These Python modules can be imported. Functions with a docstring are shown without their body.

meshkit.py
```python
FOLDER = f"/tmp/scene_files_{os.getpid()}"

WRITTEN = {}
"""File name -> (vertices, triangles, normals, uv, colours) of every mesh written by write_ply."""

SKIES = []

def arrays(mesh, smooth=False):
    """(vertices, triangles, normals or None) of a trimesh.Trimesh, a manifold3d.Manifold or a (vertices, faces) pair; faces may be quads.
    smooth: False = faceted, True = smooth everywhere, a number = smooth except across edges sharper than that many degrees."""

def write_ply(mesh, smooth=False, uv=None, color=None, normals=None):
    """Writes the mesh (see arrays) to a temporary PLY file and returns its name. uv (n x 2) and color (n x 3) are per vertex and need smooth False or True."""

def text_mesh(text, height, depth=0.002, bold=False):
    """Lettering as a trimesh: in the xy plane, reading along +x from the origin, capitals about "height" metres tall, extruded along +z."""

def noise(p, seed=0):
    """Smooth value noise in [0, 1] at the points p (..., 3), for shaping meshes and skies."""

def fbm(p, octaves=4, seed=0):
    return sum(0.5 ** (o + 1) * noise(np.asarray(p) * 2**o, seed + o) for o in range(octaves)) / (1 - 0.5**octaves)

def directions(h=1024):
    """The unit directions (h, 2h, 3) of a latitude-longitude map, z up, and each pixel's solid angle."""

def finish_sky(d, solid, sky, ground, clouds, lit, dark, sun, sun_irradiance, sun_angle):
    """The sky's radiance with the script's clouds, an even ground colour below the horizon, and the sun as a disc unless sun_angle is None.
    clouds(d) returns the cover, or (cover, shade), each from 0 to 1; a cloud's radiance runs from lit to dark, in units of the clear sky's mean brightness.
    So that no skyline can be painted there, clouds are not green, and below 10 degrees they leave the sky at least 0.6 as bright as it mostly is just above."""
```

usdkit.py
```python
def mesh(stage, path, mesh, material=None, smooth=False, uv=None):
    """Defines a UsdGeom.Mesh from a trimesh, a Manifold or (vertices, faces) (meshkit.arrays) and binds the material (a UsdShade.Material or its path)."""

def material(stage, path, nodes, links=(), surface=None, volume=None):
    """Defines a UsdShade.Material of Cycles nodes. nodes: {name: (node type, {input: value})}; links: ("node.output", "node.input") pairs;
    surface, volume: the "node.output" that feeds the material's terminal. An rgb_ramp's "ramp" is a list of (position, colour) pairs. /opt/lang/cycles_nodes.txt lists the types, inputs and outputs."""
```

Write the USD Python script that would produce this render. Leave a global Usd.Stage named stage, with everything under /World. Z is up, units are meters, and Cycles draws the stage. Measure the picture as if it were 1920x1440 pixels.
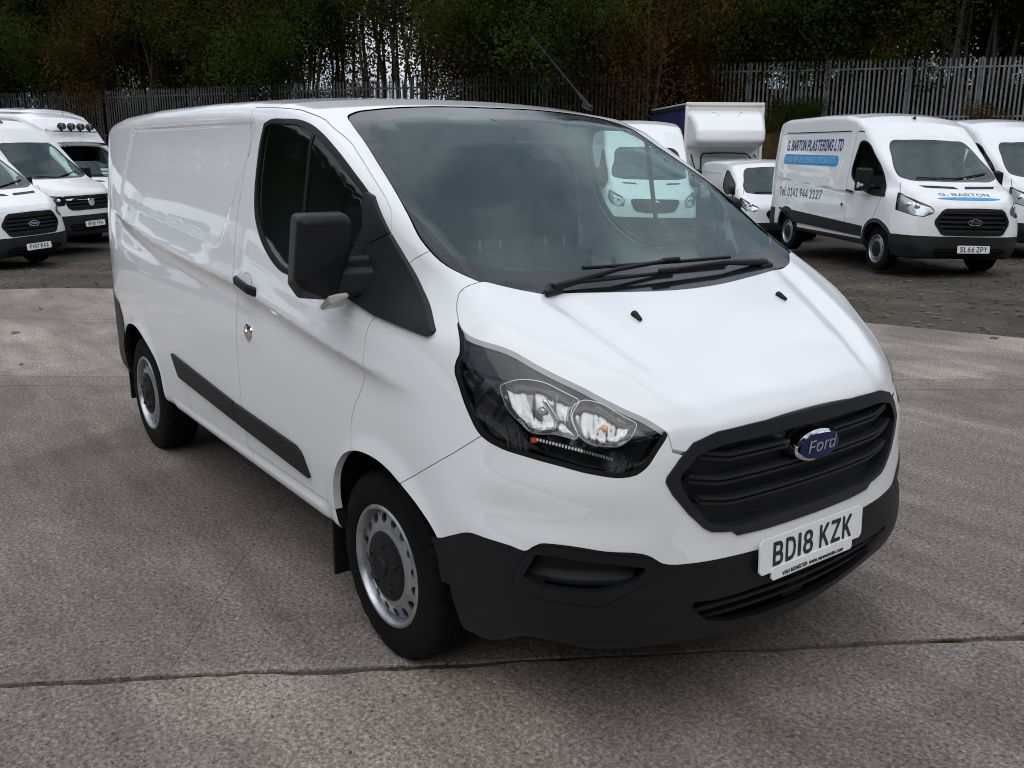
import math
import numpy as np
import trimesh
import manifold3d as m3
import usdkit, meshkit
from pxr import Usd, UsdGeom, UsdLux, UsdShade, Gf, Sdf, Vt
from scipy.ndimage import map_coordinates, gaussian_filter
from scipy.interpolate import PchipInterpolator
from scipy.spatial import cKDTree, Delaunay
import shapely
from shapely import Polygon, LineString, Point, contains_xy

stage = Usd.Stage.CreateInMemory()
UsdGeom.SetStageUpAxis(stage, "Z")
UsdGeom.SetStageMetersPerUnit(stage, 1.0)
UsdGeom.Xform.Define(stage, "/World")
UsdGeom.Scope.Define(stage, "/World/Looks")

# ---------------------------------------------------------------- camera
CAM_EYE = np.array([2.6483, -2.3608, 1.7502])
CAM_RIGHT = np.array([0.59348594, 0.80483391, 0.00410125])
CAM_DOWN = np.array([0.19978206, -0.1423796, -0.96944065])
CAM_FWD = np.array([-0.77965478, 0.57616875, -0.24529166])
EXPOSURE = 0.19
cam = UsdGeom.Camera.Define(stage, "/World/camera")
cam.CreateHorizontalApertureAttr(36.0)
cam.CreateVerticalApertureAttr(27.0)
cam.CreateFocalLengthAttr(36.0 * 1720.37 / 1920)
cam.CreateClippingRangeAttr(Gf.Vec2f(0.05, 1000.0))
cam.CreateExposureAttr(EXPOSURE)
cam.AddTransformOp().Set(Gf.Matrix4d(*CAM_RIGHT, 0, *(-CAM_DOWN), 0, *(-CAM_FWD), 0, *CAM_EYE, 1))

# ---------------------------------------------------------------- overcast sky and a veiled sun
SUN_DIR = np.array([0.55, -0.38, 0.80]); SUN_DIR /= np.linalg.norm(SUN_DIR)
SKY_STRENGTH, SUN_INTENSITY, SUN_ANGLE = 0.10, 0.26, 80.0
sky_look = usdkit.material(stage, "/World/Looks/overcast_sky", {
    "sky": ("sky_texture", {"sky_type": "single_scattering", "sun_disc": False, "sun_elevation": float(math.asin(SUN_DIR[2])), "sun_rotation": float(math.atan2(SUN_DIR[0], SUN_DIR[1])), "aerosol_density": 2.0}),
    "tc": ("texture_coordinate", {}),
    "sep": ("separate_xyz", {}),
    "up0": ("math", {"math_type": "maximum", "value2": 0.0}), "up": ("math", {"math_type": "add", "value2": 0.22}),
    "px": ("math", {"math_type": "divide"}), "py": ("math", {"math_type": "divide"}),
    "flat": ("combine_xyz", {"z": 0.0}),
    "n1": ("noise_texture", {"scale": 1.5, "detail": 6.0, "roughness": 0.58, "distortion": 0.8}),
    "shade": ("rgb_ramp", {"ramp": [(0.32, (2.9, 3.5, 4.6)), (0.48, (6.4, 7.1, 8.1)), (0.66, (11.2, 11.7, 12.3))]}),
    "zen": ("map_range", {"from_min": 0.0, "from_max": 1.0, "to_min": 0.55, "to_max": 1.35, "clamp": True}),
    "cloud": ("mix_color", {"blend_type": "multiply", "fac": 1.0, "use_clamp": False}),
    "cover": ("map_range", {"from_min": 0.36, "from_max": 0.5, "to_min": 0.82, "to_max": 1.0, "clamp": True}),
    "mix": ("mix_color", {"use_clamp": False}),
    "bg": ("background_shader", {"strength": SKY_STRENGTH})},
    [("tc.generated", "sep.vector"), ("sep.z", "up0.value1"), ("up0.value", "up.value1"), ("sep.x", "px.value1"), ("up.value", "px.value2"), ("sep.y", "py.value1"), ("up.value", "py.value2"),
     ("px.value", "flat.x"), ("py.value", "flat.y"), ("flat.vector", "n1.vector"), ("n1.fac", "shade.fac"), ("sep.z", "zen.value"),
     ("shade.color", "cloud.a"), ("zen.result", "cloud.b"), ("n1.fac", "cover.value"), ("cover.result", "mix.fac"), ("sky.color", "mix.a"), ("cloud.result", "mix.b"), ("mix.result", "bg.color")],
    surface="bg.background")
dome = UsdLux.DomeLight.Define(stage, "/World/sky")
UsdShade.MaterialBindingAPI.Apply(dome.GetPrim()).Bind(sky_look)
dome.GetPrim().SetCustomDataByKey("kind", "structure")
sun = UsdLux.DistantLight.Define(stage, "/World/sun")
sun.CreateIntensityAttr(SUN_INTENSITY); sun.CreateAngleAttr(SUN_ANGLE); sun.CreateNormalizeAttr(True)
sun.CreateColorAttr(Gf.Vec3f(1.0, 0.965, 0.92))
_z = SUN_DIR; _x = np.cross([0, 0, 1.0], _z); _x /= np.linalg.norm(_x); _y = np.cross(_z, _x)
sun.AddTransformOp().Set(Gf.Matrix4d(*_x, 0, *_y, 0, *_z, 0, 0, 0, 50, 1))

# ---------------------------------------------------------------- naming, prims, materials
_names = {}
def free(parent, name):
    k = (parent, name); n = _names.get(k, 0); _names[k] = n + 1
    return name if n == 0 else f"{name}_{n:03d}"
def tag(prim, label=None, cat=None, group=None, kind=None):
    for k, v in (("label", label), ("category", cat), ("group", group), ("kind", kind)):
        if v: prim.SetCustomDataByKey(k, v)
    return prim
def thing(name, label=None, cat=None, loc=(0, 0, 0), rotz=0.0, group=None, kind=None):
    x = UsdGeom.Xform.Define(stage, "/World/" + free("/World", name))
    x.AddTranslateOp().Set(Gf.Vec3d(*map(float, loc)))
    if rotz: x.AddRotateZOp().Set(float(rotz))
    return tag(x.GetPrim(), label, cat, group, kind)
def part(parent, name, mesh, mat, label=None, smooth=False, kind=None, cat=None, group=None):
    """mesh: trimesh / Manifold / (V, F) / (V, F, N). Under parent, or top level when parent is None."""
    pp = "/World" if parent is None else str(parent.GetPath())
    path = pp + "/" + free(pp, name)
    if isinstance(mesh, tuple) and len(mesh) == 3 and mesh[2] is None: mesh = mesh[:2]
    if isinstance(mesh, tuple) and len(mesh) == 3:
        v, f, n = mesh
        u = usdkit.mesh(stage, path, (v, f), mat)
        u.CreateNormalsAttr(Vt.Vec3fArray.FromNumpy(np.asarray(n, np.float32))); u.SetNormalsInterpolation("vertex")
    else:
        u = usdkit.mesh(stage, path, mesh, mat, smooth=smooth)
    return tag(u.GetPrim(), label, cat, group, kind)
def copy_of(proto, name, loc, rotz=0.0, scale=None, label=None, cat=None, group=None):
    x = UsdGeom.Xform.Define(stage, "/World/" + free("/World", name))
    x.GetPrim().GetReferences().AddInternalReference(proto.GetPath())
    x.ClearXformOpOrder()
    x.AddTranslateOp().Set(Gf.Vec3d(*map(float, loc))); x.AddRotateZOp().Set(float(rotz))
    if scale is not None: x.AddScaleOp().Set(Gf.Vec3f(*([float(scale)] * 3 if np.ndim(scale) == 0 else map(float, scale))))
    x.GetPrim().SetInstanceable(True)
    return tag(x.GetPrim(), label, cat, group)

def mat(name, nodes, links=(), surface="p.BSDF", **k):
    return usdkit.material(stage, "/World/Looks/" + name, nodes, links, surface, **k)
def plain(name, col, rough=0.5, metal=0.0, bump=0.0, bscale=400.0, coat=0.0, spec=0.5, vary=0.0, vscale=6.0, coat_rough=0.03):
    nodes = {"tc": ("texture_coordinate", {}), "p": ("principled_bsdf", {"base_color": col, "roughness": rough, "metallic": metal, "coat_weight": coat, "coat_roughness": coat_rough, "specular_ior_level": spec})}
    links = []
    if bump:
        nodes["bn"] = ("noise_texture", {"scale": bscale, "detail": 2.0}); nodes["b"] = ("bump", {"strength": bump, "distance": 0.002})
        links += [("tc.object", "bn.vector"), ("bn.fac", "b.height"), ("b.normal", "p.normal")]
    if vary:
        lo = [c * (1 - vary) for c in col]; hi = [min(1, c * (1 + vary)) for c in col]
        nodes["vn"] = ("noise_texture", {"scale": vscale, "detail": 5.0, "roughness": 0.6}); nodes["vr"] = ("rgb_ramp", {"ramp": [(0.3, lo), (0.7, hi)]})
        links += [("tc.object", "vn.vector"), ("vn.fac", "vr.fac"), ("vr.color", "p.base_color")]
    return mat(name, nodes, links)
def pane(name, tint, ior=.08, gcol=(1, 1, 1), top=1.0):
    # Schlick's curve of the angle to the pane, the same from inside and outside
    return mat(name, {"t": ("transparent_bsdf", {"color": tint}), "g": ("glossy_bsdf", {"color": gcol, "roughness": 0.0}), "f": ("layer_weight", {"blend": 0.5}), "q": ("math", {"math_type": "power", "value2": 5.0}), "a": ("math", {"math_type": "multiply_add", "value2": top - ior, "value3": ior}), "m": ("mix_closure", {})},
               [("f.facing", "q.value1"), ("q.value", "a.value1"), ("a.value", "m.fac"), ("t.BSDF", "m.closure1"), ("g.BSDF", "m.closure2")], surface="m.closure")
M = {}
def paint(name, col):
    # clear-coated body paint with a faint film of road dust that thickens towards the sill
    return mat(name, {"tc": ("texture_coordinate", {}), "n": ("noise_texture", {"scale": 3.0, "detail": 6.0, "roughness": 0.65}),
        "s": ("separate_xyz", {}), "h": ("map_range", {"from_min": 0.95, "from_max": 0.3, "to_min": 0.0, "to_max": 1.0, "clamp": True}),
        "d": ("map_range", {"from_min": 0.35, "from_max": 0.75, "to_min": 0.01, "to_max": 0.22, "clamp": True}), "w": ("math", {"math_type": "multiply"}), "a": ("math", {"math_type": "add", "value2": 0.012}),
        "c": ("mix_color", {"a": col, "b": (0.30, 0.27, 0.23)}), "p": ("principled_bsdf", {"roughness": 0.35, "coat_weight": 1.0, "coat_roughness": 0.012, "coat_ior": 1.5})},
        [("tc.object", "n.vector"), ("tc.object", "s.vector"), ("s.z", "h.value"), ("n.fac", "d.value"), ("d.result", "w.value1"), ("h.result", "w.value2"), ("w.value", "a.value1"), ("a.value", "c.fac"), ("c.result", "p.base_color")])
M["white"] = paint("white_paint", (0.80, 0.805, 0.81))
M["cream"] = paint("cream_paint", (0.72, 0.70, 0.64))
M["pinkwhite"] = paint("warm_white_paint", (0.78, 0.755, 0.745))
M["darkpaint"] = paint("dark_blue_paint", (0.012, 0.014, 0.03))
M["plastic"] = plain("black_plastic", (0.0062, 0.0064, 0.0072), 0.46, bump=0.25, bscale=900, spec=0.26)
M["grilleplastic"] = plain("grille_plastic", (0.012, 0.0125, 0.0155), 0.42, bump=0.15, bscale=900, spec=0.32)
M["greyplastic"] = plain("grey_plastic", (0.0125, 0.013, 0.0145), 0.5, bump=0.2, bscale=700, spec=0.28, vary=0.2)
M["gloss"] = plain("gloss_black", (0.008, 0.008, 0.009), 0.12)
M["frit"] = plain("glass_border", (0.006, 0.0065, 0.0075), 0.10, spec=0.6)
M["rubber"] = plain("tyre_rubber", (0.0042, 0.0042, 0.0044), 0.7, bump=0.3, bscale=200, spec=0.12, vary=0.35)
M["seal"] = plain("rubber_seal", (0.005, 0.005, 0.005), 0.5, spec=.25)
M["steel"] = plain("wheel_steel", (0.40, 0.41, 0.42), 0.28, metal=0.9, vary=0.15, vscale=20)
M["chrome"] = plain("chrome", (0.86, 0.87, 0.88), 0.06, metal=1.0)
M["reflector"] = mat("lamp_reflector", {"tc": ("texture_coordinate", {}), "w": ("wave_texture", {"scale": 9.0, "distortion": 2.5, "bands_direction": "y"}), "b": ("bump", {"strength": 0.12, "distance": 0.02}), "p": ("principled_bsdf", {"base_color": (0.36, 0.355, 0.34), "metallic": 0.95, "roughness": 0.11})},
    [("tc.object", "w.vector"), ("w.fac", "b.height"), ("b.normal", "p.normal")])
M["satin"] = plain("satin_silver", (0.42, 0.42, 0.43), 0.3, metal=0.8)
M["amber"] = plain("amber_bulb", (0.80, 0.40, 0.14), 0.15)
M["orange"] = plain("orange_marker", (0.65, 0.10, 0.02), 0.25)
M["dark"] = plain("dark_interior", (0.010, 0.010, 0.011), 0.8, spec=.2)
M["trim"] = plain("cab_trim", (0.050, 0.052, 0.056), 0.7, bump=0.2, bscale=500)
M["seatcloth"] = plain("seat_cloth", (0.038, 0.038, 0.043), 0.9, vary=0.25, vscale=60)
M["bulkhead"] = plain("bulkhead_panel", (0.10, 0.10, 0.102), 0.7)
M["under"] = plain("underbody", (0.005, 0.005, 0.005), 0.9, spec=.1)
M["ws"] = pane("windscreen_glass", (0.76, 0.88, 0.85), .082, (.86, 1.0, .97))
M["sideglass"] = pane("side_glass", (0.68, 0.83, 0.79), .07)
M["lens"] = pane("clear_lens", (0.97, 0.98, 0.99), .045, top=.35)
M["plate"] = plain("plate_white", (0.80, 0.80, 0.79), 0.35)
M["ink"] = plain("plate_black", (0.010, 0.010, 0.011), 0.35)
M["blueoval"] = plain("badge_blue", (0.004, 0.010, 0.050), 0.25, spec=.35)
M["navy"] = plain("navy_lettering", (0.018, 0.024, 0.10), 0.4)
M["skyblue"] = plain("blue_sticker", (0.035, 0.27, 0.56), 0.4)
M["paleblue"] = plain("pale_blue_lettering", (0.30, 0.58, 0.78), 0.4)
M["clearplastic"] = plain("clear_plastic", (0.46, 0.44, 0.40), 0.12, coat=0.6)

# ---------------------------------------------------------------- surfaces laid on a body
class Flat:
    """A plane o + a*ax + b*ay looking along n (ax x ay = n); points drop from it onto the body."""
    def __init__(s, o, ax, n):
        s.o = np.array(o, float); s.n = np.array(n, float) / np.linalg.norm(n)
        ax = np.array(ax, float); ax = ax - s.n * (ax @ s.n); s.ax = ax / np.linalg.norm(ax); s.ay = np.cross(s.n, s.ax)
    def rays(s, ab, lift=1.2):
        ab = np.asarray(ab, float)
        O = s.o + ab[:, :1] * s.ax + ab[:, 1:2] * s.ay + s.n * lift
        return O, np.tile(-s.n, (len(ab), 1))
    def to(s, p):
        q = np.asarray(p, float) - s.o
        return np.stack([q @ s.ax, q @ s.ay], 1)
class Round:
    """A cylinder about the vertical line (xc, 0): a = angle from straight ahead, b = height."""
    def __init__(s, xc): s.xc = xc
    def rays(s, ab, lift=2.2):
        ab = np.asarray(ab, float); d = np.stack([np.cos(ab[:, 0]), np.sin(ab[:, 0]), 0 * ab[:, 0]], 1)
        return np.stack([np.full(len(ab), s.xc), 0 * ab[:, 0], ab[:, 1]], 1) + d * lift, -d
    def to(s, p):
        p = np.asarray(p, float); return np.stack([np.arctan2(p[:, 1], p[:, 0] - s.xc), p[:, 2]], 1)
SIDE = Flat((0, -1.0, 0), (1, 0, 0), (0, -1, 0))
FRONT = Flat((1.0, 0, 0), (0, 1, 0), (1, 0, 0))
TOP = Flat((0, 0, 1.5), (1, 0, 0), (0, 0, 1))
def drop(B, frame, ab, it=46):
    O, D = frame.rays(ab); t = np.zeros(len(O))
    live = np.arange(len(O))
    for _ in range(it):
        q = B.f(*(O[live] + D[live] * t[live, None]).T); t[live] += np.clip(q * .85, -.04, .25); live = live[(np.abs(q) > 1e-4) & (t[live] < 4)]
        if not len(live): break
    return O + D * t[:, None], D
def curvy(pts, corner=40, step=.012, closed=True):
    """A smooth outline through the points, keeping corners sharper than the given angle."""
    p = np.asarray(pts, float); n = len(p)
    d0, d1 = p - np.roll(p, 1, 0), np.roll(p, -1, 0) - p
    ang = np.degrees(np.abs((np.arctan2(d1[:, 1], d1[:, 0]) - np.arctan2(d0[:, 1], d0[:, 0]) + np.pi) % (2 * np.pi) - np.pi)); sharp = ang > corner
    if not closed: sharp[[0, -1]] = True
    tan = np.zeros_like(p); l0, l1 = np.linalg.norm(d0, axis=1, keepdims=True) + 1e-12, np.linalg.norm(d1, axis=1, keepdims=True) + 1e-12
    tan = (d0 / l0 * l1 + d1 / l1 * l0) / (l0 + l1); out = []
    for i in range(n if closed else n - 1):
        j = (i + 1) % n; L = l1[i, 0]; u = d1[i] / L; ta = u if sharp[i] else tan[i]; tb = u if sharp[j] else tan[j]
        t = np.linspace(0, 1, max(2, int(L / step) + 1))[:-1, None]; h = t * t * (3 - 2 * t)
        out.append(p[i] * (1 - h) + p[j] * h + L * ((t ** 3 - 2 * t ** 2 + t) * ta + (t ** 3 - t ** 2) * tb))
    if not closed: out.append(p[-1:])
    return np.vstack(out)
def only(m, mask):
    f = m[1][mask]; u = np.unique(f); re = np.full(len(m[0]), -1); re[u] = np.arange(len(u)); return m[0][u], re[f], m[2][u]
def fill(poly, res):
    """Triangles of a shapely polygon with points spread at spacing res."""
    V, Fs, n = [], [], 0
    for g in getattr(poly, "geoms", [poly]):
        if g.is_empty or g.area < 1e-7: continue
        rings = [np.array(r.segmentize(res).coords)[:-1] for r in (g.exterior, *g.interiors)]
        x0, y0, x1, y1 = g.bounds
        xs, ys = np.meshgrid(np.arange(x0, x1, res), np.arange(y0, y1, res * .866)); xs = xs + (np.arange(len(xs)) % 2)[:, None] * res / 2
        pts = np.stack([xs.ravel(), ys.ravel()], 1); inner = g.buffer(-res * .45)
        pts = pts[contains_xy(inner, pts[:, 0], pts[:, 1])] if not inner.is_empty else pts[:0]
        P = np.vstack(rings + [pts])
        tri = Delaunay(P).simplices; c = P[tri].mean(1)
        a = P[tri]; area = (a[:, 1, 0] - a[:, 0, 0]) * (a[:, 2, 1] - a[:, 0, 1]) - (a[:, 1, 1] - a[:, 0, 1]) * (a[:, 2, 0] - a[:, 0, 0])
        tri[area < 0] = tri[area < 0][:, ::-1]
        ok = contains_xy(g, c[:, 0], c[:, 1]) & (np.abs(area) > 1e-10)
        V.append(P); Fs.append(tri[ok] + n); n += len(P)
    return np.vstack(V), np.vstack(Fs)
def rim_edges(F):
    E = np.vstack([F[:, [0, 1]], F[:, [1, 2]], F[:, [2, 0]]])
    k = {}
    for a, b in E: k[(a, b)] = 1
    return np.array([(a, b) for a, b in k if (b, a) not in k])
def patch(B, frame, poly, res=.02, off=0.0, skirt=0.0, dome=0.0):
    """A sheet of the body's surface inside the outline, raised by off (a number, or a function of the plane points), with side walls down by skirt."""
    ab, F = fill(poly, res)
    P, D = drop(B, frame, ab)
    N = B.normals(P)
    o = off(ab) if callable(off) else np.full(len(ab), off)
    V = P + N * o[:, None]
    if callable(off):
        fn = np.cross(V[F[:, 1]] - V[F[:, 0]], V[F[:, 2]] - V[F[:, 0]]); N = np.zeros_like(V)
        for k in range(3): np.add.at(N, F[:, k], fn)
        N /= np.maximum(np.linalg.norm(N, axis=1, keepdims=True), 1e-12)
    used = np.unique(F); re = np.full(len(V), -1); re[used] = np.arange(len(used)); V, N, D, F = V[used], N[used], D[used], re[F]
    if skirt:
        e = rim_edges(F); W = V + D * skirt
        q0, q1, q2, q3 = V[e[:, 0]], V[e[:, 1]], W[e[:, 1]], W[e[:, 0]]
        sv = np.stack([q1, q0, q3, q2], 1).reshape(-1, 3); i = np.arange(len(e)) * 4
        sf = np.vstack([np.stack([i, i + 1, i + 2], 1), np.stack([i, i + 2, i + 3], 1)])
        sn = np.repeat(np.cross(q0 - q1, q2 - q1), 4, 0); sn /= np.maximum(np.linalg.norm(sn, axis=1, keepdims=True), 1e-12)
        F = np.vstack([F, sf + len(V)]); V = np.vstack([V, sv]); N = np.vstack([N, sn])
    return V, F, N
def cutter(B, frame, poly, res=.03, out=.05, inn=.10):
    r = None
    for g in getattr(poly, "geoms", [poly]):
        ab, F = fill(g, res)
        used = np.unique(F); re = np.full(len(ab), -1); re[used] = np.arange(len(used)); ab, F = ab[used], re[F]
        P, D = drop(B, frame, ab); e = rim_edges(F); n = len(P)
        V = np.vstack([P - D * out, P + D * inn])
        W = np.vstack([F, F[:, ::-1] + n, np.stack([e[:, 1], e[:, 0], e[:, 0] + n], 1), np.stack([e[:, 1], e[:, 0] + n, e[:, 1] + n], 1)])
        k = m3.Manifold(m3.Mesh(np.asarray(V, np.float32), np.asarray(W, np.uint32)))
        if k.status() != m3.Error.NoError: print("cutter not closed", k.status()); continue
        r = k if r is None else r + k
    return r
def mirror(m):
    V = np.array(m[0]) * (1, -1, 1)
    return (V, m[1][:, ::-1]) if len(m) == 2 or m[2] is None else (V, m[1][:, ::-1], np.array(m[2]) * (1, -1, 1))
def mman(k): return k.mirror((0, 1, 0))
def solid(B, h, level=0.0):
    for j in range(4):
        v, t = B.mesh(h * (1 + .013 * j), level)
        k = m3.Manifold(m3.Mesh(v.astype(np.float32), t.astype(np.uint32)))
        if k.status() == m3.Error.NoError: return k
    print("body not closed"); return k
def skin(k, B, tol=.004):
    """Splits a cut shell into its painted outside, smooth as the surface it lies on, and the rest."""
    me = k.to_mesh(); v, f = np.array(me.vert_properties[:, :3], float), np.array(me.tri_verts, int)
    d = np.abs(B.f(*v.T)); g = B.normals(v)
    fn = np.cross(v[f[:, 1]] - v[f[:, 0]], v[f[:, 2]] - v[f[:, 0]]); fn /= np.maximum(np.linalg.norm(fn, axis=1, keepdims=True), 1e-15)
    out = (d[f] < tol).all(1) & ((fn * g[f].mean(1)).sum(1) > .35)
    def take(ff):
        u = np.unique(ff); re = np.full(len(v), -1); re[u] = np.arange(len(u)); return u, re[ff]
    u, fo = take(f[out]); ui, fi = take(f[~out])
    return (v[u], fo, g[u]), (v[ui], fi)
def join(*ms):
    V, F, n = [], [], 0
    for m in ms:
        v, f, _ = meshkit.arrays(m) if not (isinstance(m, tuple) and len(m) == 3) else m
        V.append(v); F.append(np.asarray(f) + n); n += len(v)
    return np.vstack(V), np.vstack(F)
def hull(points, r, seg=10):
    r = np.broadcast_to(r, (len(points),))
    return m3.Manifold.batch_hull([m3.Manifold.sphere(float(q), seg).translate(tuple(map(float, p))) for p, q in zip(points, r)])
def box(c, s, rot=None):
    b = trimesh.creation.box(s)
    if rot is not None: b.apply_transform(rot)
    b.apply_translation(c); return b
def rbox(c, s, r=.01, seg=12):
    h = np.array(s) / 2 - r
    return hull([np.array(c) + h * (i, j, k) for i in (-1, 1) for j in (-1, 1) for k in (-1, 1)], r, seg)
def tube(pts, r, sides=10):
    p = np.array(pts, float); r = np.broadcast_to(r, (len(p),)); t = np.gradient(p, axis=0); t /= np.linalg.norm(t, axis=1, keepdims=True) + 1e-12
    a = np.cross(t, np.where(np.abs(t[:, 2:]) < .9, [0, 0, 1.0], [1.0, 0, 0])); a /= np.linalg.norm(a, axis=1, keepdims=True); b = np.cross(t, a)
    g = np.arange(sides) * 2 * np.pi / sides
    V = (p[:, None] + r[:, None, None] * (np.cos(g)[None, :, None] * a[:, None] + np.sin(g)[None, :, None] * b[:, None])).reshape(-1, 3)
    i, j = np.meshgrid(np.arange(len(p) - 1), np.arange(sides), indexing="ij"); k = (j + 1) % sides
    q = np.stack([i * sides + j, i * sides + k, (i + 1) * sides + k, (i + 1) * sides + j], -1).reshape(-1, 4)
    F = np.vstack([q[:, [0, 1, 2]], q[:, [0, 2, 3]]]); n = len(V); e = np.arange(sides)
    caps = np.vstack([np.stack([np.full(sides, n), (e + 1) % sides, e], 1), np.stack([np.full(sides, n + 1), e + n - sides, (e + 1) % sides + n - sides], 1)])
    return np.vstack([V, p[:1], p[-1:]]), np.vstack([F, caps])
def lathe(prof, seg=64, wob=None):
    """prof: (radius, y) pairs turned about the y axis."""
    prof = np.array(prof, float); a = np.arange(seg) * 2 * np.pi / seg
    R = np.repeat(prof[None, :, 0], seg, 0); Y = np.repeat(prof[None, :, 1], seg, 0)
    if wob is not None: R = R + wob(a[:, None], np.arange(len(prof))[None])
    V = np.stack([R * np.cos(a)[:, None], Y, R * np.sin(a)[:, None]], -1).reshape(-1, 3); n = len(prof)
    i, j = np.meshgrid(np.arange(seg), np.arange(n - 1), indexing="ij"); i2 = (i + 1) % seg
    q = np.stack([i * n + j, i * n + j + 1, i2 * n + j + 1, i2 * n + j], -1).reshape(-1, 4)
    return V, np.vstack([q[:, [0, 1, 2]], q[:, [0, 2, 3]]])
def letters(text, height, width=None, bold=False, slant=0.0, depth=.002, clip=False):
    t = meshkit.text_mesh(text, height, depth, bold); v = np.array(t.vertices)
    v[:, 0] -= v[:, 0].min(); w = v[:, 0].max()
    if width: v[:, 0] *= width / w; w = width
    if clip: v[:, 1] = np.minimum(v[:, 1], height * 1.035)
    v[:, 0] += slant * v[:, 1] - w / 2
    return v, np.array(t.faces)
def plate_text(text, wide):
    """Registration characters on their even pitch: 50 mm letters, a plain bar for 1."""
    out, x = [], 0.0
    for ch in text:
        if ch == " ": x += .022; continue
        w = .014 if ch == "1" else .048
        if ch == "1": b = box((w / 2, .0375, .00075), (w, .075, .0015)); v, f = np.array(b.vertices), np.array(b.faces)
        else: v, f = letters(ch, .075, w, True, depth=.0015); v[:, 0] += w / 2; v[:, 1] *= .075 / v[:, 1].max()
        v[:, 0] += x; out.append((v, f)); x += w + .0125
    v, f = join(*out); v[:, 0] -= (x - .0125) / 2; return v, f
def on_plane(m, o, ax, ay):
    ax, ay = np.array(ax, float), np.array(ay, float); n = np.cross(ax, ay)
    return np.array(o) + m[0][:, :1] * ax + m[0][:, 1:2] * ay + m[0][:, 2:3] * n, m[1]
def on_body(B, frame, m, a0, b0, off=.002):
    ab = m[0][:, :2] + (a0, b0); P, D = drop(B, frame, ab); return P - D * (off + m[0][:, 2:3]), m[1]

# ---------------------------------------------------------------- smooth bodies
def smax(a, b, k):
    h = np.maximum(k - np.abs(a - b), 0) / k
    return np.maximum(a, b) + h * h * k * 0.25

def sstep(a, b, x):
    t = np.clip((x - a) / (b - a), 0, 1)
    return t * t * (3 - 2 * t)

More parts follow.
